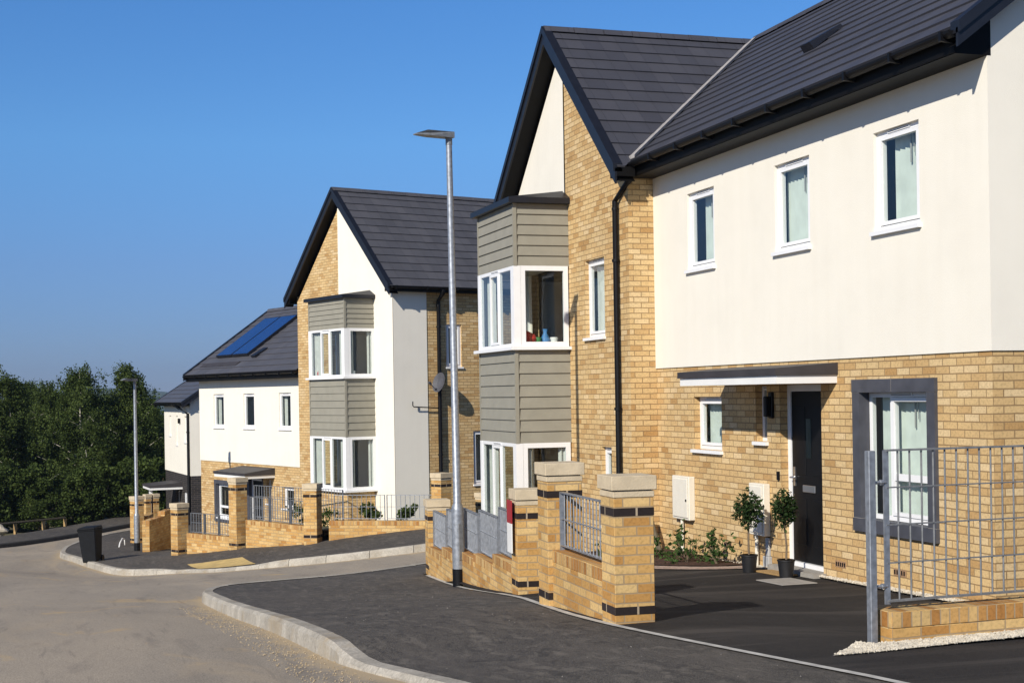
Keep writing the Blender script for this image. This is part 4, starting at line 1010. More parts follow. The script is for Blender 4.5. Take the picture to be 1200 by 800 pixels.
w2, o2 = bwall(5.1, 18.3, -2.5, 'long stepped brick wall with five railing panels behind the tall lamp post')
pier(w2, o2, 4.75, 14.92, -2.17, -1.04, R(-6)); pier(w2, o2, 5.47, 21.71, -2.77, -1.62, R(-6))
pa, pb = Vector((4.93, 15.25)), Vector((5.58, 21.70))
tops = [-1.90, -2.03, -2.10, -2.21, -2.33]
for i in range(5):
    a, b = pa.lerp(pb, i / 5), pa.lerp(pb, (i + 1) / 5)
    lowwall(w2, o2, a, b, tops[i], -2.6 if i < 3 else -2.8)
    d = (b - a) * .03
    rail(w2, o2, a + d + Vector((-.02, 0)), b - d + Vector((-.02, 0)), tops[i] + .03, tops[i] + .56, gap=.062, mat='steel', r=.007)

w3, o3 = bwall(6.0, 33.6, -3.37, 'brick corner wall with railings in front of the twin bay house across the side street')
pier(w3, o3, 5.80, 33.62, -3.37, -2.03, R(58)); pier(w3, o3, 4.30, 36.62, -3.78, -2.00, R(27)); pier(w3, o3, 3.02, 38.68, -4.08, -2.73, R(27)); pier(w3, o3, 8.42, 32.18, -3.05, -1.80, R(27))
lowwall(w3, o3, (6.13, 33.70), (8.45, 32.42), -2.90, -3.3)
for a, b in (((6.22, 33.65), (7.30, 33.05)), ((7.34, 33.03), (8.42, 32.43))): rail(w3, o3, a, b, -2.86, -2.30, gap=.11, mat='steel', r=.007)
lowwall(w3, o3, (5.78, 33.98), (4.62, 36.62), -3.05, -3.6)
for k in range(3):
    a = Vector((5.76, 34.02)).lerp(Vector((4.64, 36.58)), k / 3 + .01); b = Vector((5.76, 34.02)).lerp(Vector((4.64, 36.58)), (k + 1) / 3 - .01)
    rail(w3, o3, a, b, -3.02, -2.47, gap=.1, mat='railpaint', r=.007)
lowwall(w3, o3, (4.30, 37.0), (3.34, 38.68), -3.50, -4.0)
for k in range(3):
    a = Vector((4.28, 37.03)).lerp(Vector((3.36, 38.64)), k / 3 + .01); b = Vector((4.28, 37.03)).lerp(Vector((3.36, 38.64)), (k + 1) / 3 - .01)
    rail(w3, o3, a, b, -3.47, -2.97, gap=.1, mat='railpaint', r=.007)
w4_, o4 = bwall(2.8, 44.1, -4.5, 'plain brick end wall with a stepped top beside the farther lamp post')
lowwall(w4_, o4, (2.48, 43.2), (3.02, 44.7), -3.50, -4.6); lowwall(w4_, o4, (3.02, 44.7), (3.3, 45.5), -3.36, -4.6)
w5, o5 = bwall(2.4, 49.5, -4.75, 'single brick pier with stone cap behind the farther lamp post')
pier(w5, o5, 2.50, 49.4, -4.74, -3.20, R(27)); lowwall(w5, o5, (2.8, 49.8), (3.1, 51.2), -3.9, -4.8)
w6, o6 = bwall(3.3, 51.5, -4.78, 'pair of brick piers under one stone cap by the dark trees')
pier(w6, o6, 2.98, 51.6, -4.78, -3.28, R(20), w=.2); pier(w6, o6, 3.25, 51.7, -4.78, -3.28, R(20), w=.2)
w7, o7 = bwall(9.6, 33.0, -3.0, 'low brick pier with pale cap seen beside the near bay window')
pier(w7, o7, 9.75, 33.15, -3.0, -2.36, R(27))

# guard rail and dwarf wall on the right
w8, o8 = bwall(6.5, 8.5, -1.7, 'dwarf brick wall in white gravel under the tall guard rail')
G0, GU = Vector((5.10, 8.34, 0)), Vector((.998, .055, 0)).normalized()
gp_ = lambda u: (G0.x + GU.x * u, G0.y + GU.y * u)
lowwall(w8, o8, gp_(.05), gp_(6), -1.455, -1.9, t=.22)
w9 = empty('guard_rail', (5.1, 8.3, -1.7), 0, 'tall galvanised guard rail of thin bars on the right, bolted to a post', 'railing'); o9 = (5.1, 8.3, -1.7)
rail(w9, o9, gp_(.10), gp_(5.9), -1.405, -.405, mids=(.255, .505, .75), gap=.0925, mat='steel_dull', r=.0065, posts=False, name='bars')
ps = MB(); q = Vector((*gp_(-.02), 0)); ps.fbox(q, GU, (-GU.y, GU.x, 0), -.026, .026, -2.0, -.41, -.026, .026); ps.build('post', M['steel'], w9, o9, bevel=.004)
ps = MB(); q = Vector((*gp_(.10), 0)); ps.fbox(q, GU, (-GU.y, GU.x, 0), -.02, .02, -1.42, -.41, -.006, .006); ps.build('end_bar', M['steel'], w9, o9)
for z in (-.62, -1.30):
    ps = MB(); a = Vector((*gp_(.0), z)); b = Vector((*gp_(.10), z)); ps.tube([a, b], .012, 6); ps.tube([a + GU * .055, a + GU * .075], .02, 6); ps.build('bracket', M['steel'], w9, o9)
# white gravel bank at the foot of the dwarf wall
def zgr(xy):
    xy = np.atleast_2d(np.array(xy, float)); v = (xy[:, 0] - G0.x) * -GU.y + (xy[:, 1] - G0.y) * GU.x; u = (xy[:, 0] - G0.x) * GU.x + (xy[:, 1] - G0.y) * GU.y
    return zyard(xy) + .008 + (.008 + .035 * np.clip(u / 2.2, 0, 1)) * vstep(-.42, -.12, v)
gpoly = [(4.55, 7.93), (4.9, 7.95), (5.5, 8.05), (7, 8.20), (11, 8.44)] + [gp_(6) , gp_(3), (5.2, 8.24), (5.05, 8.24), (4.98, 8.38), (4.8, 8.15)]
g_ = sheet('gravel', gpoly, M['gravel'], zgr, .1); g_['kind'] = 'stuff'
def scatter(name, poly, n, zfun, r0, r1, mat):
    P_ = np.array(poly); mb = MB(); pts = []
    while len(pts) < n:
        c = rng.uniform(P_.min(0), P_.max(0), (n, 2)); c = c[pip(poly, c)]; pts += c.tolist()
    pts = np.array(pts[:n]); z = zfun(pts)
    V_ = [(1, 0, 0), (-1, 0, 0), (0, 1, 0), (0, -1, 0), (0, 0, 1), (0, 0, -1)]; Fc = [(0, 2, 4), (2, 1, 4), (1, 3, 4), (3, 0, 4), (2, 0, 5), (1, 2, 5), (3, 1, 5), (0, 3, 5)]
    for (x, y), zz in zip(pts, z):
        r = rng.uniform(r0, r1); rot = Matrix.Rotation(rng.uniform(0, 6.3), 3, 'Z') @ Matrix.Rotation(rng.uniform(-1, 1), 3, 'X')
        b = len(mb.v)
        for v in V_:
            w = rot @ Vector((v[0] * r * rng.uniform(.7, 1.3), v[1] * r * rng.uniform(.7, 1.3), v[2] * r * rng.uniform(.5, .9))); mb.v.append((x + w.x, y + w.y, zz + w.z + r * .25))
        for f in Fc: mb.f.append(tuple(b + i for i in f)); mb.m.append(0); mb.uv.append(None)
    o = mb.build(name, mat); o['kind'] = 'stuff'; return o
scatter('gravel_stones', gpoly, 9000, zgr, .006, .015, M['stones'])
wall_gr = [(7.99, 14.2), (7.95, 12.8), (7.93, 11.2), (8.07, 11.2), (8.07, 14.2)]
g2 = sheet('gravel', wall_gr, M['gravel'], lambda xy: zyard(xy) + .02, .12); g2['kind'] = 'stuff'
scatter('gravel_stones', wall_gr, 900, lambda xy: zyard(xy) + .022, .008, .02, M['stones'])
scatter('gravel_stones', [(7.96, 15.4), (7.94, 17.0), (8.07, 17.0), (8.07, 15.4)], 250, lambda xy: zyard(xy) + .01, .008, .018, M['stones'])
# loose grit along the kerbs and on the road
scatter('road_grit', [(1.6, 6), (2.05, 6), (2.0, 20), (1.55, 20)], 1600, lambda xy: zroad(xy) + .004, .003, .009, M['sand'])
scatter('pavement_grit', [(2.4, 7), (4.1, 7), (4.4, 14), (5, 20), (2.4, 20)], 60, lambda xy: zpav(xy) + .002, .003, .006, M['slab'])

# planting bed
bedp = [(6.6, 18.8), (6.75, 16.9), (7.2, 16.25), (7.65, 15.95), (8.07, 15.95), (8.07, 18.82)]
b_ = sheet('planting_bed', bedp, M['soil'], lambda xy: zyard(xy) + .018, .15)
strip('bed_edging', smooth_line([(6.55, 18.8), (6.7, 16.9), (7.15, 16.2), (7.6, 15.88), (8.07, 15.86)], .25), -.30, .03, M['paver_edge'], zyard, .010)

# door mat, slab
def slab(name, poly, mat, h, label, cat):
    pts = np.array(poly); z = zyard(pts) + .003; mb = MB(); c = pts.mean(0)
    mb.prism([(x, y, q) for (x, y), q in zip(poly, z)], (0, 0, h)); o = mb.build(name, mat, None, (c[0], c[1], float(z.mean())), loc=(c[0], c[1], float(z.mean())), bevel=.003)
    tag(o, label, cat); return o
slab('doormat', [(7.72, 15.20), (7.98, 15.20), (7.98, 14.55), (7.72, 14.55)], M['mat'], .018, 'brown coir doormat in front of the black front door', 'doormat')
slab('paving_slab', [(7.30, 14.35), (7.72, 14.35), (7.72, 13.75), (7.30, 13.75)], M['slab'], .010, 'grey concrete slab set in the drive before the door', 'paving slab')

# ------------------------------------------------------------------ leaves
def leaf_mesh(centers, size, squash=1.0, jit=.35, up=.3):
    n = len(centers); c = np.asarray(centers, float)
    d = rng.normal(size=(n, 3)); d[:, 2] += up; d /= np.linalg.norm(d, axis=1)[:, None]
    e = rng.normal(size=(n, 3)); a = np.cross(d, e); a /= np.linalg.norm(a, axis=1)[:, None]; b = np.cross(d, a)
    s = size * rng.uniform(1 - jit, 1 + jit, (n, 1))
    A_ = a * s * .5; B_ = b * s * .30 * squash
    V_ = np.stack([c - A_, c + B_ + d * s * .06, c + A_, c - B_ + d * s * .06], 1).reshape(-1, 3)
    return V_, n
def leaf_obj(name, V_, n, mat, parent=None):
    me = bpy.data.meshes.new(name); me.from_pydata(V_.tolist(), [], [(4 * i, 4 * i + 1, 4 * i + 2, 4 * i + 3) for i in range(n)]); me.materials.append(mat); me.update()
    o = bpy.data.objects.new(name, me); COL.objects.link(o)
    if parent is not None: o.parent = parent
    return o
def clumps(cs, rad, per):
    out = []
    for c, r in zip(cs, rad):
        p = rng.normal(size=(per, 3)); p /= np.linalg.norm(p, axis=1)[:, None]; p *= (rng.random((per, 1)) ** .5) * np.array([r, r, r * .8]); out.append(np.asarray(c) + p)
    return np.concatenate(out)
# bay trees in pots
def bay_tree(x, y, label, crown_r, hs, k):
    z = float(zyard([(x, y)])[0]); t = empty('potted_tree', (x, y, z), rng.uniform(0, 6), label, 'potted tree', 'clipped bay trees in pots by the front door')
    p = MB(); p.lathe([(.062, 0), (.075, .005), (.095, .185), (.102, .19), (.102, .205), (.090, .205), (.086, .17), (0, .17)], n=20); p.build('pot', M['pot'], t, smooth=True)
    s = MB(); s.tube([(0, 0, .16), (.008, .004, .35), (-.012, .004, hs), (0, 0, hs + .15)], [.013, .012, .011, .008], 7)
    for q in range(9):
        a = q * 2.4; s.tube([(0, 0, hs + .01 + .02 * q), (math.cos(a) * crown_r * .7, math.sin(a) * crown_r * .7, hs + .10 + .035 * q)], [.006, .003], 5)
    s.build('stem', M['bark'], t, smooth=True)
    c = []
    while len(c) < 820:
        v = rng.normal(size=3); v /= np.linalg.norm(v); r = rng.random() ** .33
        rr = crown_r * (1 + .16 * math.sin(3 * v[0] + k) + .12 * math.sin(7 * v[1] + k) + .1 * rng.normal())
        c.append((v[0] * r * rr, v[1] * r * rr, hs + .22 + v[2] * r * rr * 1.32))
    V_, n = leaf_mesh(c, .056, .75, .4, .8); leaf_obj('crown', V_, n, M['leaf_bay'], t)
bay_tree(7.66, 15.22, 'clipped bay tree in a black pot against the brick wall by the meter box', .150, .50, 1.)
bay_tree(7.72, 14.44, 'clipped bay tree in a black pot standing in front of the black door', .150, .55, 2.6)
# shrubs in the bed
def shrub(x, y, h, w, label, upright=False):
    z = float(zyard([(x, y)])[0]) + .03; t = empty('shrub', (x, y, z), 0, label, 'shrub', 'young shrubs in the planting bed')
    s = MB(); c = []
    for k in range(7 if not upright else 4):
        a = k * 2.4 + rng.uniform(-.3, .3); rr = w * (.5 if not upright else .22) * rng.uniform(.5, 1.); tip = Vector((math.cos(a) * rr, math.sin(a) * rr, h * rng.uniform(.7, 1)))
        s.tube([(0, 0, -.03), tip * .5 + Vector((0, 0, .05)), tip], [.006, .005, .002], 5)
        for q in range(17):
            f = rng.uniform(.25, 1.02); c.append(np.array(tip) * f + rng.normal(size=3) * w * (.11 if not upright else .08))
    s.build('stem', M['bark'], t); V_, n = leaf_mesh(c, .065, 1.1, .35, .6); leaf_obj('foliage', V_, n, M['leaf_bed'], t)
for (x, y, h, w, lb, up) in ((6.95, 17.7, .26, .36, 'low bushy shrub in the bed, half hidden behind the nearest brick pier', False), (7.3, 17.35, .34, .36, 'leafy shrub in the bed beside the dark stake', False),
                             (7.55, 16.95, .46, .28, 'upright shrub in the bed below the cream meter box', True), (7.5, 16.6, .26, .50, 'low spreading green shrub in the middle of the bed edge', False),
                             (7.78, 16.45, .50, .22, 'tallest thin upright shrub in the bed', True), (7.72, 16.22, .28, .42, 'low spreading shrub at the end of the bed nearest the pots', False)):
    shrub(x, y, h, w, lb, up)
V_, n = leaf_mesh(clumps([(x, y, float(zyard([(x, y)])[0]) + .03) for x, y in zip(rng.uniform(6.85, 7.9, 26), rng.uniform(16.4, 18.2, 26))], [.12] * 26, 26), .05, 1., .4, .8); gc_ = leaf_obj('ground_cover', V_, n, M['leaf_bed']); gc_['kind'] = 'stuff'
st = MB(); st.tube([(7.93, 18.42, -2.25), (7.90, 18.70, -1.76)], [.04, .035], 8); st = st.build('stub', M['timber_dark'], None, (7.93, 18.42, -2.2), loc=(7.93, 18.42, -2.2)); tag(st, 'short dark stake leaning in the planting bed', 'stub')  # made-up solid stub in place of a shadow-like dark mark by the wall
# planting behind the corner wall
for (x, y, h, w, lb) in ((7.2, 34.4, .32, .5, 'dark shrub behind the corner railing under the bay window'), (8.0, 33.8, .30, .5, 'small leafy shrub behind the middle of the corner railing'), (8.6, 33.4, .45, .3, 'thin taller plant behind the right end of the corner railing'), (5.9, 36.3, .5, .9, 'dark bushy shrub behind the railing near the twin bay house porch'), (6.3, 35.6, .4, .8, 'round dark shrub behind the corner pier')):
    z = -2.95 if x > 6.5 else -3.2; t = empty('shrub', (x, y, z), 0, lb, 'shrub', 'shrubs in the garden across the side street')
    s = MB(); s.tube([(0, 0, -.3), (0, 0, h * .6)], [.02, .008], 5); s.build('stem', M['bark'], t)
    V_, n = leaf_mesh(clumps(rng.uniform([-w * .4, -w * .4, .05], [w * .4, w * .4, h], (10, 3)), [w * .25] * 10, 40), .09, 1., .3, .5); leaf_obj('foliage', V_, n, M['leaf'], t)
sheet('front_garden', [(6.0, 34.1), (8.5, 32.7), (10.5, 32.9), (10.4, 36.5), (8.1, 37.4), (6.6, 41.5), (4.5, 39.5), (4.75, 36.7)], M['earth'], lambda xy: np.maximum(zs(xy) + .06, -3.15 - .10 * np.clip(xy[:, 1] - 35, 0, 9)), .5)
gr = empty('guard_rail', (5.9, 37.4, -3.4), 0, 'grey guard rail inside the garden in front of the porch across the side street', 'railing'); ogr = (5.9, 37.4, -3.4)
rail(gr, ogr, (6.9, 36.1), (5.1, 39.3), -3.2, -2.35, gap=.11, mat='railpaint', r=.008, mids=(.33, .66), name='bars', post_to=-4)

# ------------------------------------------------------------------ street furniture
def lamp(x, y, h, label, lean=(0, 0), yaw=0):
    z = float(zpav([(x, y)])[0]); t = empty('street_lamp', (x, y, z), yaw, label, 'street lamp', 'galvanised street lamps'); t.rotation_euler = (lean[0], lean[1], yaw)
    b = MB(); b.tube([(0, 0, -.3), (0, 0, .24)], .088, 14); b.build('painted_base', M['black'], t, smooth=True)
    c = MB(); c.tube([(0, 0, .242), (0, 0, 1.02), (0, 0, 1.06), (0, 0, 1.12), (0, 0, h)], [.085, .085, .080, .055, .040], 14); c.build('column', M['steel'], t, smooth=True)
    d = MB(); d.hexa([(-.035, -.0905, .36), (.035, -.0905, .36), (.035, -.060, .36), (-.035, -.060, .36), (-.035, -.0905, .85), (.035, -.0905, .85), (.035, -.060, .85), (-.035, -.060, .85)]); d.build('access_door', M['steel_dull'], t, bevel=.004)
    l = MB(); zt = h
    prof = [(.05, -.05, .075), (.05, .03, .075), (-.35, .03, .095), (-.50, -.015, .055), (-.50, -.03, .055), (-.30, -.04, .095)]
    for i in range(len(prof)):
        x0, z0_, w0 = prof[i]; x1, z1_, w1_ = prof[(i + 1) % len(prof)]
        l.face([(x0, -w0, zt + z0_ + .02), (x1, -w1_, zt + z1_ + .02), (x1, w1_, zt + z1_ + .02), (x0, w0, zt + z0_ + .02)])
    for sg in (-1, 1): l.face([(x_, sg * w_, zt + z_ + .02) for x_, z_, w_ in prof])
    l.tube([(0, 0, zt - .12), (0, 0, zt)], .045, 12)
    lo_ = l.build('lantern', M['railpaint'], t)
    g = MB(); g.face([(-.05, -.06, zt - .0245), (-.05, .06, zt - .0245), (-.28, .07, zt - .021), (-.28, -.07, zt - .021)]); g.build('lens', M['slab'], lo_)
lamp(5.14, 18.75, 6.02, 'tall galvanised street lamp in front of the stepped brick wall', (R(.1), R(-.55)), R(12))
lamp(2.29, 44.33, 5.05, 'farther galvanised street lamp beside the brick end wall', (0, 0), R(40))

bn = empty('wheelie_bin', (.92, 40.25, float(zpav([(.92, 40.25)])[0]) - .05), R(-22), 'dark wheelie bin standing on the kerb at the corner', 'bin')
bn.scale = (.88, .88, .95); bn.rotation_euler = (R(-1.5), R(-4), R(-22)); m_ = MB(); h = .95
lo8 = [(-.21, -.24, .03), (.21, -.24, .03), (.21, .24, .08), (-.21, .24, .08)]; hi8 = [(-.27, -.34, h), (.27, -.34, h), (.27, .30, h), (-.27, .30, h)]
m_.hexa(lo8 + hi8)
m_.hexa([(-.285, -.355, h - .05), (.285, -.355, h - .05), (.285, .31, h - .05), (-.285, .31, h - .05), (-.285, -.355, h + .0), (.285, -.355, h), (.285, .31, h), (-.285, .31, h)])
m_.build('body', M['bin'], bn, bevel=.02)
m_ = MB(); m_.hexa([(-.29, -.38, h + .002), (.29, -.38, h + .002), (.29, .30, h + .002), (-.29, .30, h + .002), (-.25, -.33, h + .055), (.25, -.33, h + .055), (.26, .30, h + .085), (-.26, .30, h + .085)]); m_.build('lid', M['bin'], bn, bevel=.015)
m_ = MB(); m_.tube([(-.22, .30, h - .01), (-.22, .40, h + .0), (.22, .40, h + .0), (.22, .30, h - .01)], .018, 8); m_.build('handle', M['bin'], bn)
for x in (-.22, .22):
    m_ = MB(); m_.tube([(x - .025, .27, .10), (x + .025, .27, .10)], .10, 16); m_.build('wheel', M['black'], bn)

def plate(x, y, z0, z1, zsplit, w, phi, label):
    fr = wframe(x, y, phi); t = empty('wall_sign', (x, y, z0), 0, label, 'sign'); o_ = (x, y, z0)
    a = MB(); a.fbox(*fr, 0, w, z0, zsplit, -.014, -.003); a.build('white_panel', M['white_paint'], t, o_)
    a = MB(); a.fbox(*fr, 0, w, zsplit + .0005, z1, -.014, -.003); a.build('red_panel', M['signred'], t, o_)
# plates on the street face of the piers (the face runs along the wall)
plate(4.745, 15.235, -1.73, -1.16, -1.41, .24, R(-96), 'red and white plate on the street side of the second gate pier')
plate(3.02, 44.62, -3.88, -3.50, -3.58, .16, R(-110), 'small white plate with red top on the brick end wall')
hp = MB(); hp.tube([(1.85, 47.0, -4.75), (1.92, 47.3, -4.50), (2.02, 47.9, -4.42), (2.10, 48.3, -4.48), (2.12, 48.4, -4.8)], .022, 7); hp = hp.build('bent_pipe', M['white_paint'], None, (1.9, 47.3, -4.7), loc=(1.9, 47.3, -4.7), smooth=True); tag(hp, 'bent white pipe lying at the edge of the far pavement', 'pipe')

# knee rail and boulder in front of the trees
kf = empty('knee_rail', (-1.4, 57.4, -4.9), 0, 'low timber knee rail at the back of the far pavement', 'fence'); okf = (-1.4, 57.4, -4.9)
pp = [(-4.6, 53.6), (-3.2, 55.4), (-1.45, 57.5), (-.45, 58.6), (.35, 59.6)]
for (x, y) in pp:
    z = zat(x, y); m_ = MB(); fr = wframe(x, y, R(52)); m_.fbox(*fr, -.05, .05, z - .3, z + .30, -.05, .05); m_.build('post', M['timber'], kf, okf, bevel=.01)
m_ = MB(); m_.tube([(x, y, zat(x, y) + .34) for x, y in pp], .045, 6); m_.build('rail', M['timber_dark'], kf, okf)
def rock(x, y, r, label):
    bm = bmesh.new(); bmesh.ops.create_icosphere(bm, subdivisions=3, radius=r)
    for v in bm.verts:
        k = 1 + .22 * math.sin(3.1 * v.co.x / r + 1) * math.cos(2.3 * v.co.y / r) + .12 * math.sin(5 * v.co.z / r + 2 * v.co.x / r); v.co *= k; v.co.z *= .62; v.co.x *= 1.25
    me = bpy.data.meshes.new('boulder'); bm.to_mesh(me); bm.free(); me.materials.append(M['boulder']); o = bpy.data.objects.new('boulder', me); COL.objects.link(o); o.location = (x, y, zat(x, y) + r * .25); tag(o, label, 'boulder')
rock(-2.15, 56.6, .42, 'pale boulder beside the timber knee rail under the trees')

# toys and vases on the near bay sill
def bits(x, y, z, col, kind, label, cat):
    m_ = MB()
    if kind == 'bear':
        for (dx, dz, r) in ((0, .06, .062), (.05, .05, .05), (-.04, .12, .045), (-.07, .17, .02), (-.01, .17, .02)):
            m_.lathe([(0, dz - r), (r * .7, dz - r * .7), (r, dz), (r * .7, dz + r * .7), (0, dz + r)], (dx, 0, 0), 12)
    elif kind == 'vase': m_.lathe([(.0, 0), (.04, 0), (.05, .06), (.02, .13), (.03, .17), (.0, .17)], n=14)
    else: m_.lathe([(0, 0), (.035, 0), (.045, .07), (.045, .08), (0, .08)], n=14)
    o = m_.build(cat.replace(' ', '_'), M[col], smooth=True, loc=(x, y, z + .03)); o.scale = (1.9 if kind == 'bear' else 1.45,) * 3; tag(o, label, cat)
bits(7.02, 21.50, .726, 'red', 'bear', 'red soft toy on the sill of the upper near bay window', 'soft toy')
bits(7.22, 21.50, .726, 'green_toy', 'cup', 'small green cup on the sill of the upper near bay window', 'cup')
bits(7.36, 21.52, .726, 'blue', 'vase', 'blue vase on the sill of the upper near bay window', 'vase')
bits(7.50, 21.50, .726, 'white_paint', 'cup', 'white cup at the right end of the upper near bay sill', 'cup')
q = h2w(1.75, -.18, .506); bits(*q, 'red', 'vase', 'red vase in the upper window of the twin bay house', 'vase')
q = h2w(.12, -.30, .506); bits(*q, 'white_paint', 'cup', 'white cup on the upper sill of the twin bay house', 'cup')

# ------------------------------------------------------------------ trees
def birch(seed, H, W, nleaf):
    r_ = np.random.default_rng(seed); tr = MB(); lean = r_.uniform(-.15, .15, 2)
    trunk = [(lean[0] * (z / H) ** 2 * 2 + .06 * math.sin(z * 1.3 + seed), lean[1] * (z / H) ** 2 * 2, z) for z in np.linspace(-.3, H * .96, 9)]
    tr.tube(trunk, list(np.linspace(.085, .012, 9)), 8)
    pts = []
    nb = 26
    for k in range(nb):
        f = .16 + .80 * (k + r_.random()) / nb; i = min(int(f * 8), 7); base = Vector(trunk[i]).lerp(Vector(trunk[i + 1]), f * 8 - i)
        a = k * 2.4 + r_.uniform(-.5, .5); ln = W * (.55 + .45 * math.sin(math.pi * min(1, (f + .12) ** .9))) * r_.uniform(.65, 1.1) * (1.05 - .62 * max(0, f - .55) / .45)
        d = Vector((math.cos(a), math.sin(a), r_.uniform(.35, .9) if f < .8 else 1.1)); e = base + d * ln * .75; e2 = e + Vector((math.cos(a) * ln * .3, math.sin(a) * ln * .3, -ln * .12))
        tr.tube([base, base.lerp(e, .5) + Vector((0, 0, .06)), e, e2], [.028 * (1.1 - f), .02 * (1.1 - f), .012 * (1.1 - f), .004], 5)
        for q in range(7):
            c = base.lerp(e, .3 + .7 * r_.random()) if q < 4 else e.lerp(e2, r_.random())
            c = np.array(c) + r_.normal(size=3) * ln * .12; m = int(nleaf / (nb * 7))
            # hanging sprays
            ns = 5
            for sidx in range(ns):
                top = c + r_.normal(size=3) * np.array([.20, .20, .14]) * W * .62; L_ = r_.uniform(.2, .75); sway = r_.normal(size=2) * .10
                t = r_.random((m // ns + 1, 1)); p = top + np.concatenate([sway * t, -L_ * t], 1) + r_.normal(size=(len(t), 3)) * .075; pts.append(p)
    return tr, np.concatenate(pts)
TREES = []
spec = [('birch tree with a rounded crown', 21, 6.8, 1.8), ('birch tree with a narrow tall crown', 34, 7.2, 1.6), ('birch tree with a broad loose crown', 47, 6.6, 2.0)]
protos = []
for nm, sd, H, W in spec:
    t = empty('birch_tree', (0, 0, 0), 0, nm, 'tree', 'dark birches beyond the road')
    tr, pts = birch(sd, H, W, 34000); tr.build('trunk', M['birch'], t, smooth=True)
    V_, n = leaf_mesh(pts, .088, 1.1, .45, .1); leaf_obj('crown', V_, n, M['leaf'], t); protos.append(t)
TL = [(-5.85, 71.1, 0, 1.00, 'birch beyond the knee rail, far left of the row'), (-3.75, 69.4, 2, 1.0, 'broad birch behind the boulder end of the knee rail'), (-2.04, 69.9, 0, 1.02, 'rounded birch behind the pale boulder'),
      (-.43, 73.5, 1, .93, 'narrow birch set back behind the knee rail posts'), (1.26, 68.8, 2, 1.07, 'broad high birch behind the end of the knee rail'), (2.59, 73.6, 0, .90, 'lower birch in the dip of the row, straight above the bin'),
      (3.49, 69.2, 1, 1.02, 'tallest narrow birch directly behind the farther lamp post'), (4.94, 76.0, 2, .78, 'lower birch beside the white house at the end of the row'),
      (-5.7, 81.5, 1, .95, 'back row birch seen over the far left of the row'), (-3.3, 80.7, 2, .95, 'back row birch behind the boulder'), (-1.5, 81.2, 1, .98, 'back row birch between the rounded and the narrow birch'), (.5, 79.5, 0, .93, 'back row birch behind the knee rail end'), (2.3, 81.0, 2, .9, 'back row birch above the bin'), (4.8, 82.4, 0, .85, 'back row birch behind the farther lamp post')]
used = [False] * 3
for x, y, k, sc, lb in TL:
    if not used[k]: o = protos[k]; used[k] = True
    else: o = copy_tree(protos[k])
    o.location = (x, y, zat(x, y) - .35); o.scale = (sc,) * 3; o.rotation_euler = (0, 0, rng.uniform(0, 6.28)); o['label'] = lb
BL = [(-4.1, 64.2, 1.1), (-2.8, 64.3, 1.2), (-1.5, 65.5, 1.15), (-.5, 64.1, 1.0), (.6, 64.8, 1.1), (1.7, 65.5, 1.15), (2.8, 66.2, 1.1), (3.8, 65.9, 1.25), (4.7, 67.8, 1.2)]
bl = ['under the far left birch', 'behind the boulder', 'behind the first knee rail posts', 'behind the middle of the knee rail', 'behind the end of the knee rail', 'above the wheelie bin', 'left of the farther lamp post', 'behind the brick piers', 'beside the white house']
t0 = empty('bush', (0, 0, 0), 0, 'dark bush', 'bush', 'undergrowth bushes below the birches')
s = MB(); c = []
for k in range(12):
    a = k * 2.4; tip = Vector((math.cos(a) * .7, math.sin(a) * .7, 1.1 + .5 * rng.random())); s.tube([(0, 0, -.4), tip * .6, tip], [.03, .02, .006], 5)
s.build('stem', M['bark'], t0)
V_, n = leaf_mesh(clumps(rng.uniform([-.95, -.95, .1], [.95, .95, 2.0], (46, 3)), rng.uniform(.22, .5, 46), 230), .095, 1.2, .4, .3); leaf_obj('foliage', V_, n, M['leaf'], t0)
for i, (x, y, sc) in enumerate(BL):
    o = t0 if i == 0 else copy_tree(t0); o.location = (x, y, zat(x, y) - .4); o.scale = (sc * 1.05, sc * 1.05, sc * rng.uniform(.8, 1.15)); o.rotation_euler = (0, 0, rng.uniform(0, 6.28)); o['label'] = 'dark undergrowth bush ' + bl[i]
# the wood behind, read as one mass
cs = []
for k in range(420):
    x, y = rng.uniform(-26, 8.5), rng.uniform(84, 96); cs.append((x, y, zat(x, y) + rng.uniform(-1, 5.0)))
V_, n = leaf_mesh(clumps(cs, rng.uniform(.6, 1.3, len(cs)), 85), .34, 1.2, .4, .2); wd = leaf_obj('wood', V_, n, M['leaf'], None); wd['kind'] = 'stuff'
# far hills
def hills():
    mb = MB(); nx, ny = 90, 14; xs = np.linspace(-2600, 1800, nx); ys = np.linspace(160, 2900, ny); idx = {}
    for j, y in enumerate(ys):
        for i, x in enumerate(xs):
            f = vstep(200, 1500, np.array([y]))[0]; h = -33 - 34 * f + vstep(900, 2300, np.array([y]))[0] * (62 + 14 * math.sin(x * .0031 + .6) + 9 * math.sin(x * .0089 + 1.) + 4 * math.sin(x * .023))
            idx[i, j] = len(mb.v); mb.v.append((x, y, h))
    for j in range(ny - 1):
        for i in range(nx - 1): mb.f.append((idx[i, j], idx[i + 1, j], idx[i + 1, j + 1], idx[i, j + 1])); mb.m.append(0); mb.uv.append(None)
    o = mb.build('hills', M['hill']); o['kind'] = 'structure'
    for p in o.data.polygons: p.use_smooth = True
hills()
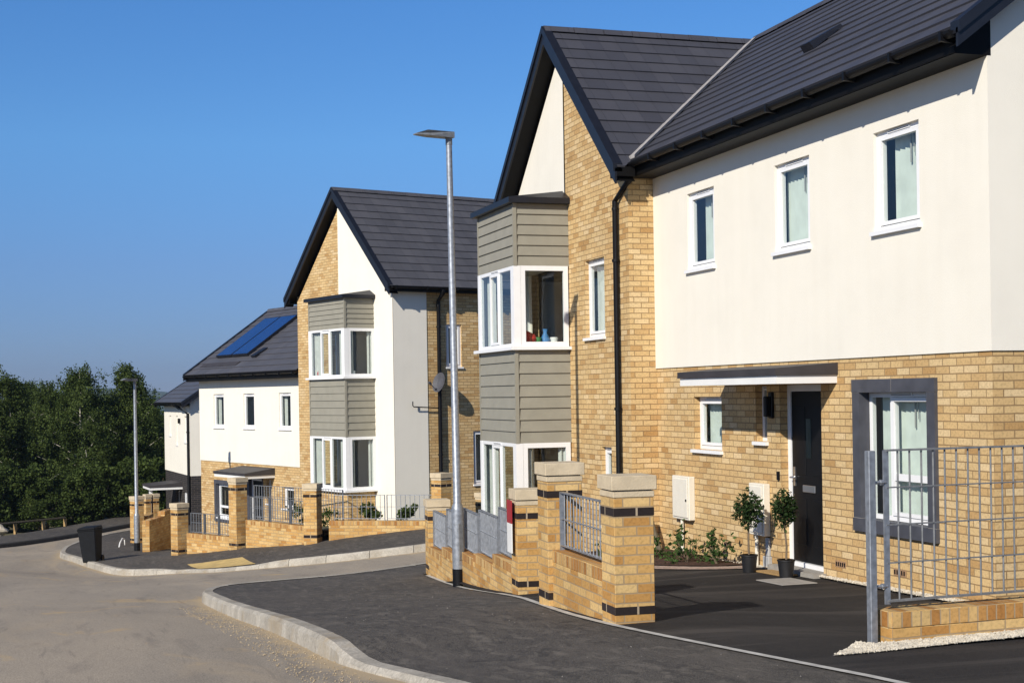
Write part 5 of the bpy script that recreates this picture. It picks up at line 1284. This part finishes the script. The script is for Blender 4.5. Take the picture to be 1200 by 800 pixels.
# ------------------------------------------------------------------ camera, light, sky
cam = bpy.data.cameras.new('camera'); co = bpy.data.objects.new('camera', cam); COL.objects.link(co)
F_ = 1700.; TH = math.atan(537 / F_)
co.matrix_world = Matrix.Rotation(-TH, 4, 'Z') @ Matrix.Rotation(R(90), 4, 'X') @ Matrix.Rotation(R(-.9), 4, 'Z')
cam.sensor_width = 36; cam.lens = F_ / 1200 * 36; cam.shift_y = 61 / 1200; cam.clip_start = .1; cam.clip_end = 8000
scene.camera = co
d = Vector((1, .88, -.78)).normalized()
sl = bpy.data.lights.new('sun', 'SUN'); sl.energy = SUN; sl.angle = R(.53); sl.color = (1., .935, .83)
so = bpy.data.objects.new('sun', sl); COL.objects.link(so); so.rotation_mode = 'QUATERNION'; so.rotation_quaternion = d.to_track_quat('-Z', 'Y'); so.location = (-10, -5, 20)
w = bpy.data.worlds.new('World'); scene.world = w; w.use_nodes = True; nt = w.node_tree
bg = nt.nodes['Background']; sk = nt.nodes.new('ShaderNodeTexSky'); sk.sky_type = 'NISHITA'; sk.sun_disc = False
sk.sun_elevation = math.asin(-d.z); sk.sun_rotation = math.atan2(-d.x, -d.y)
sk.altitude = 2000; sk.air_density = AIR; sk.dust_density = DUST; sk.ozone_density = OZ
tcw = nt.nodes.new('ShaderNodeTexCoord'); sx = nt.nodes.new('ShaderNodeSeparateXYZ'); nt.links.new(tcw.outputs['Generated'], sx.inputs['Vector'])
rw = ramp(nt, [(0, (.38, .37, .49)), (.035, (.50, .475, .56)), (.09, (.67, .645, .69)), (.17, (.84, .97, .94)), (.28, (.76, 1.02, 1.07)), (.45, (.62, .72, .78)), (.8, (.55, .60, .62))]); nt.links.new(sx.outputs['Z'], rw.inputs['Fac'])
mw = nt.nodes.new('ShaderNodeMixRGB'); mw.blend_type = 'MULTIPLY'; mw.inputs['Fac'].default_value = 1
nt.links.new(sk.outputs['Color'], mw.inputs['Color1']); nt.links.new(rw.outputs['Color'], mw.inputs['Color2']); nt.links.new(mw.outputs['Color'], bg.inputs['Color']); bg.inputs['Strength'].default_value = SKY
vs = scene.view_settings; vs.view_transform = 'Standard'; vs.look = 'None'; vs.exposure = EXPO; vs.gamma = 1; vs.use_curve_mapping = False
scene.cycles.max_bounces = 8; scene.cycles.transparent_max_bounces = 16; scene.cycles.use_denoising = True

# thin summer haze over the valley
def haze():
    m, nt, out = new_mat('summer_haze'); v = N(nt, 'ShaderNodeVolumePrincipled'); v.inputs['Color'].default_value = (.62, .76, .95, 1); v.inputs['Density'].default_value = HAZE; v.inputs['Anisotropy'].default_value = .3
    L(nt, v, 'Volume', out, 'Volume')
    b = MB(); b.box(-2700, 1900, -120, 3000, -90, 60); o = b.build('haze', m); o['kind'] = 'stuff'
if HAZE > 0: haze()
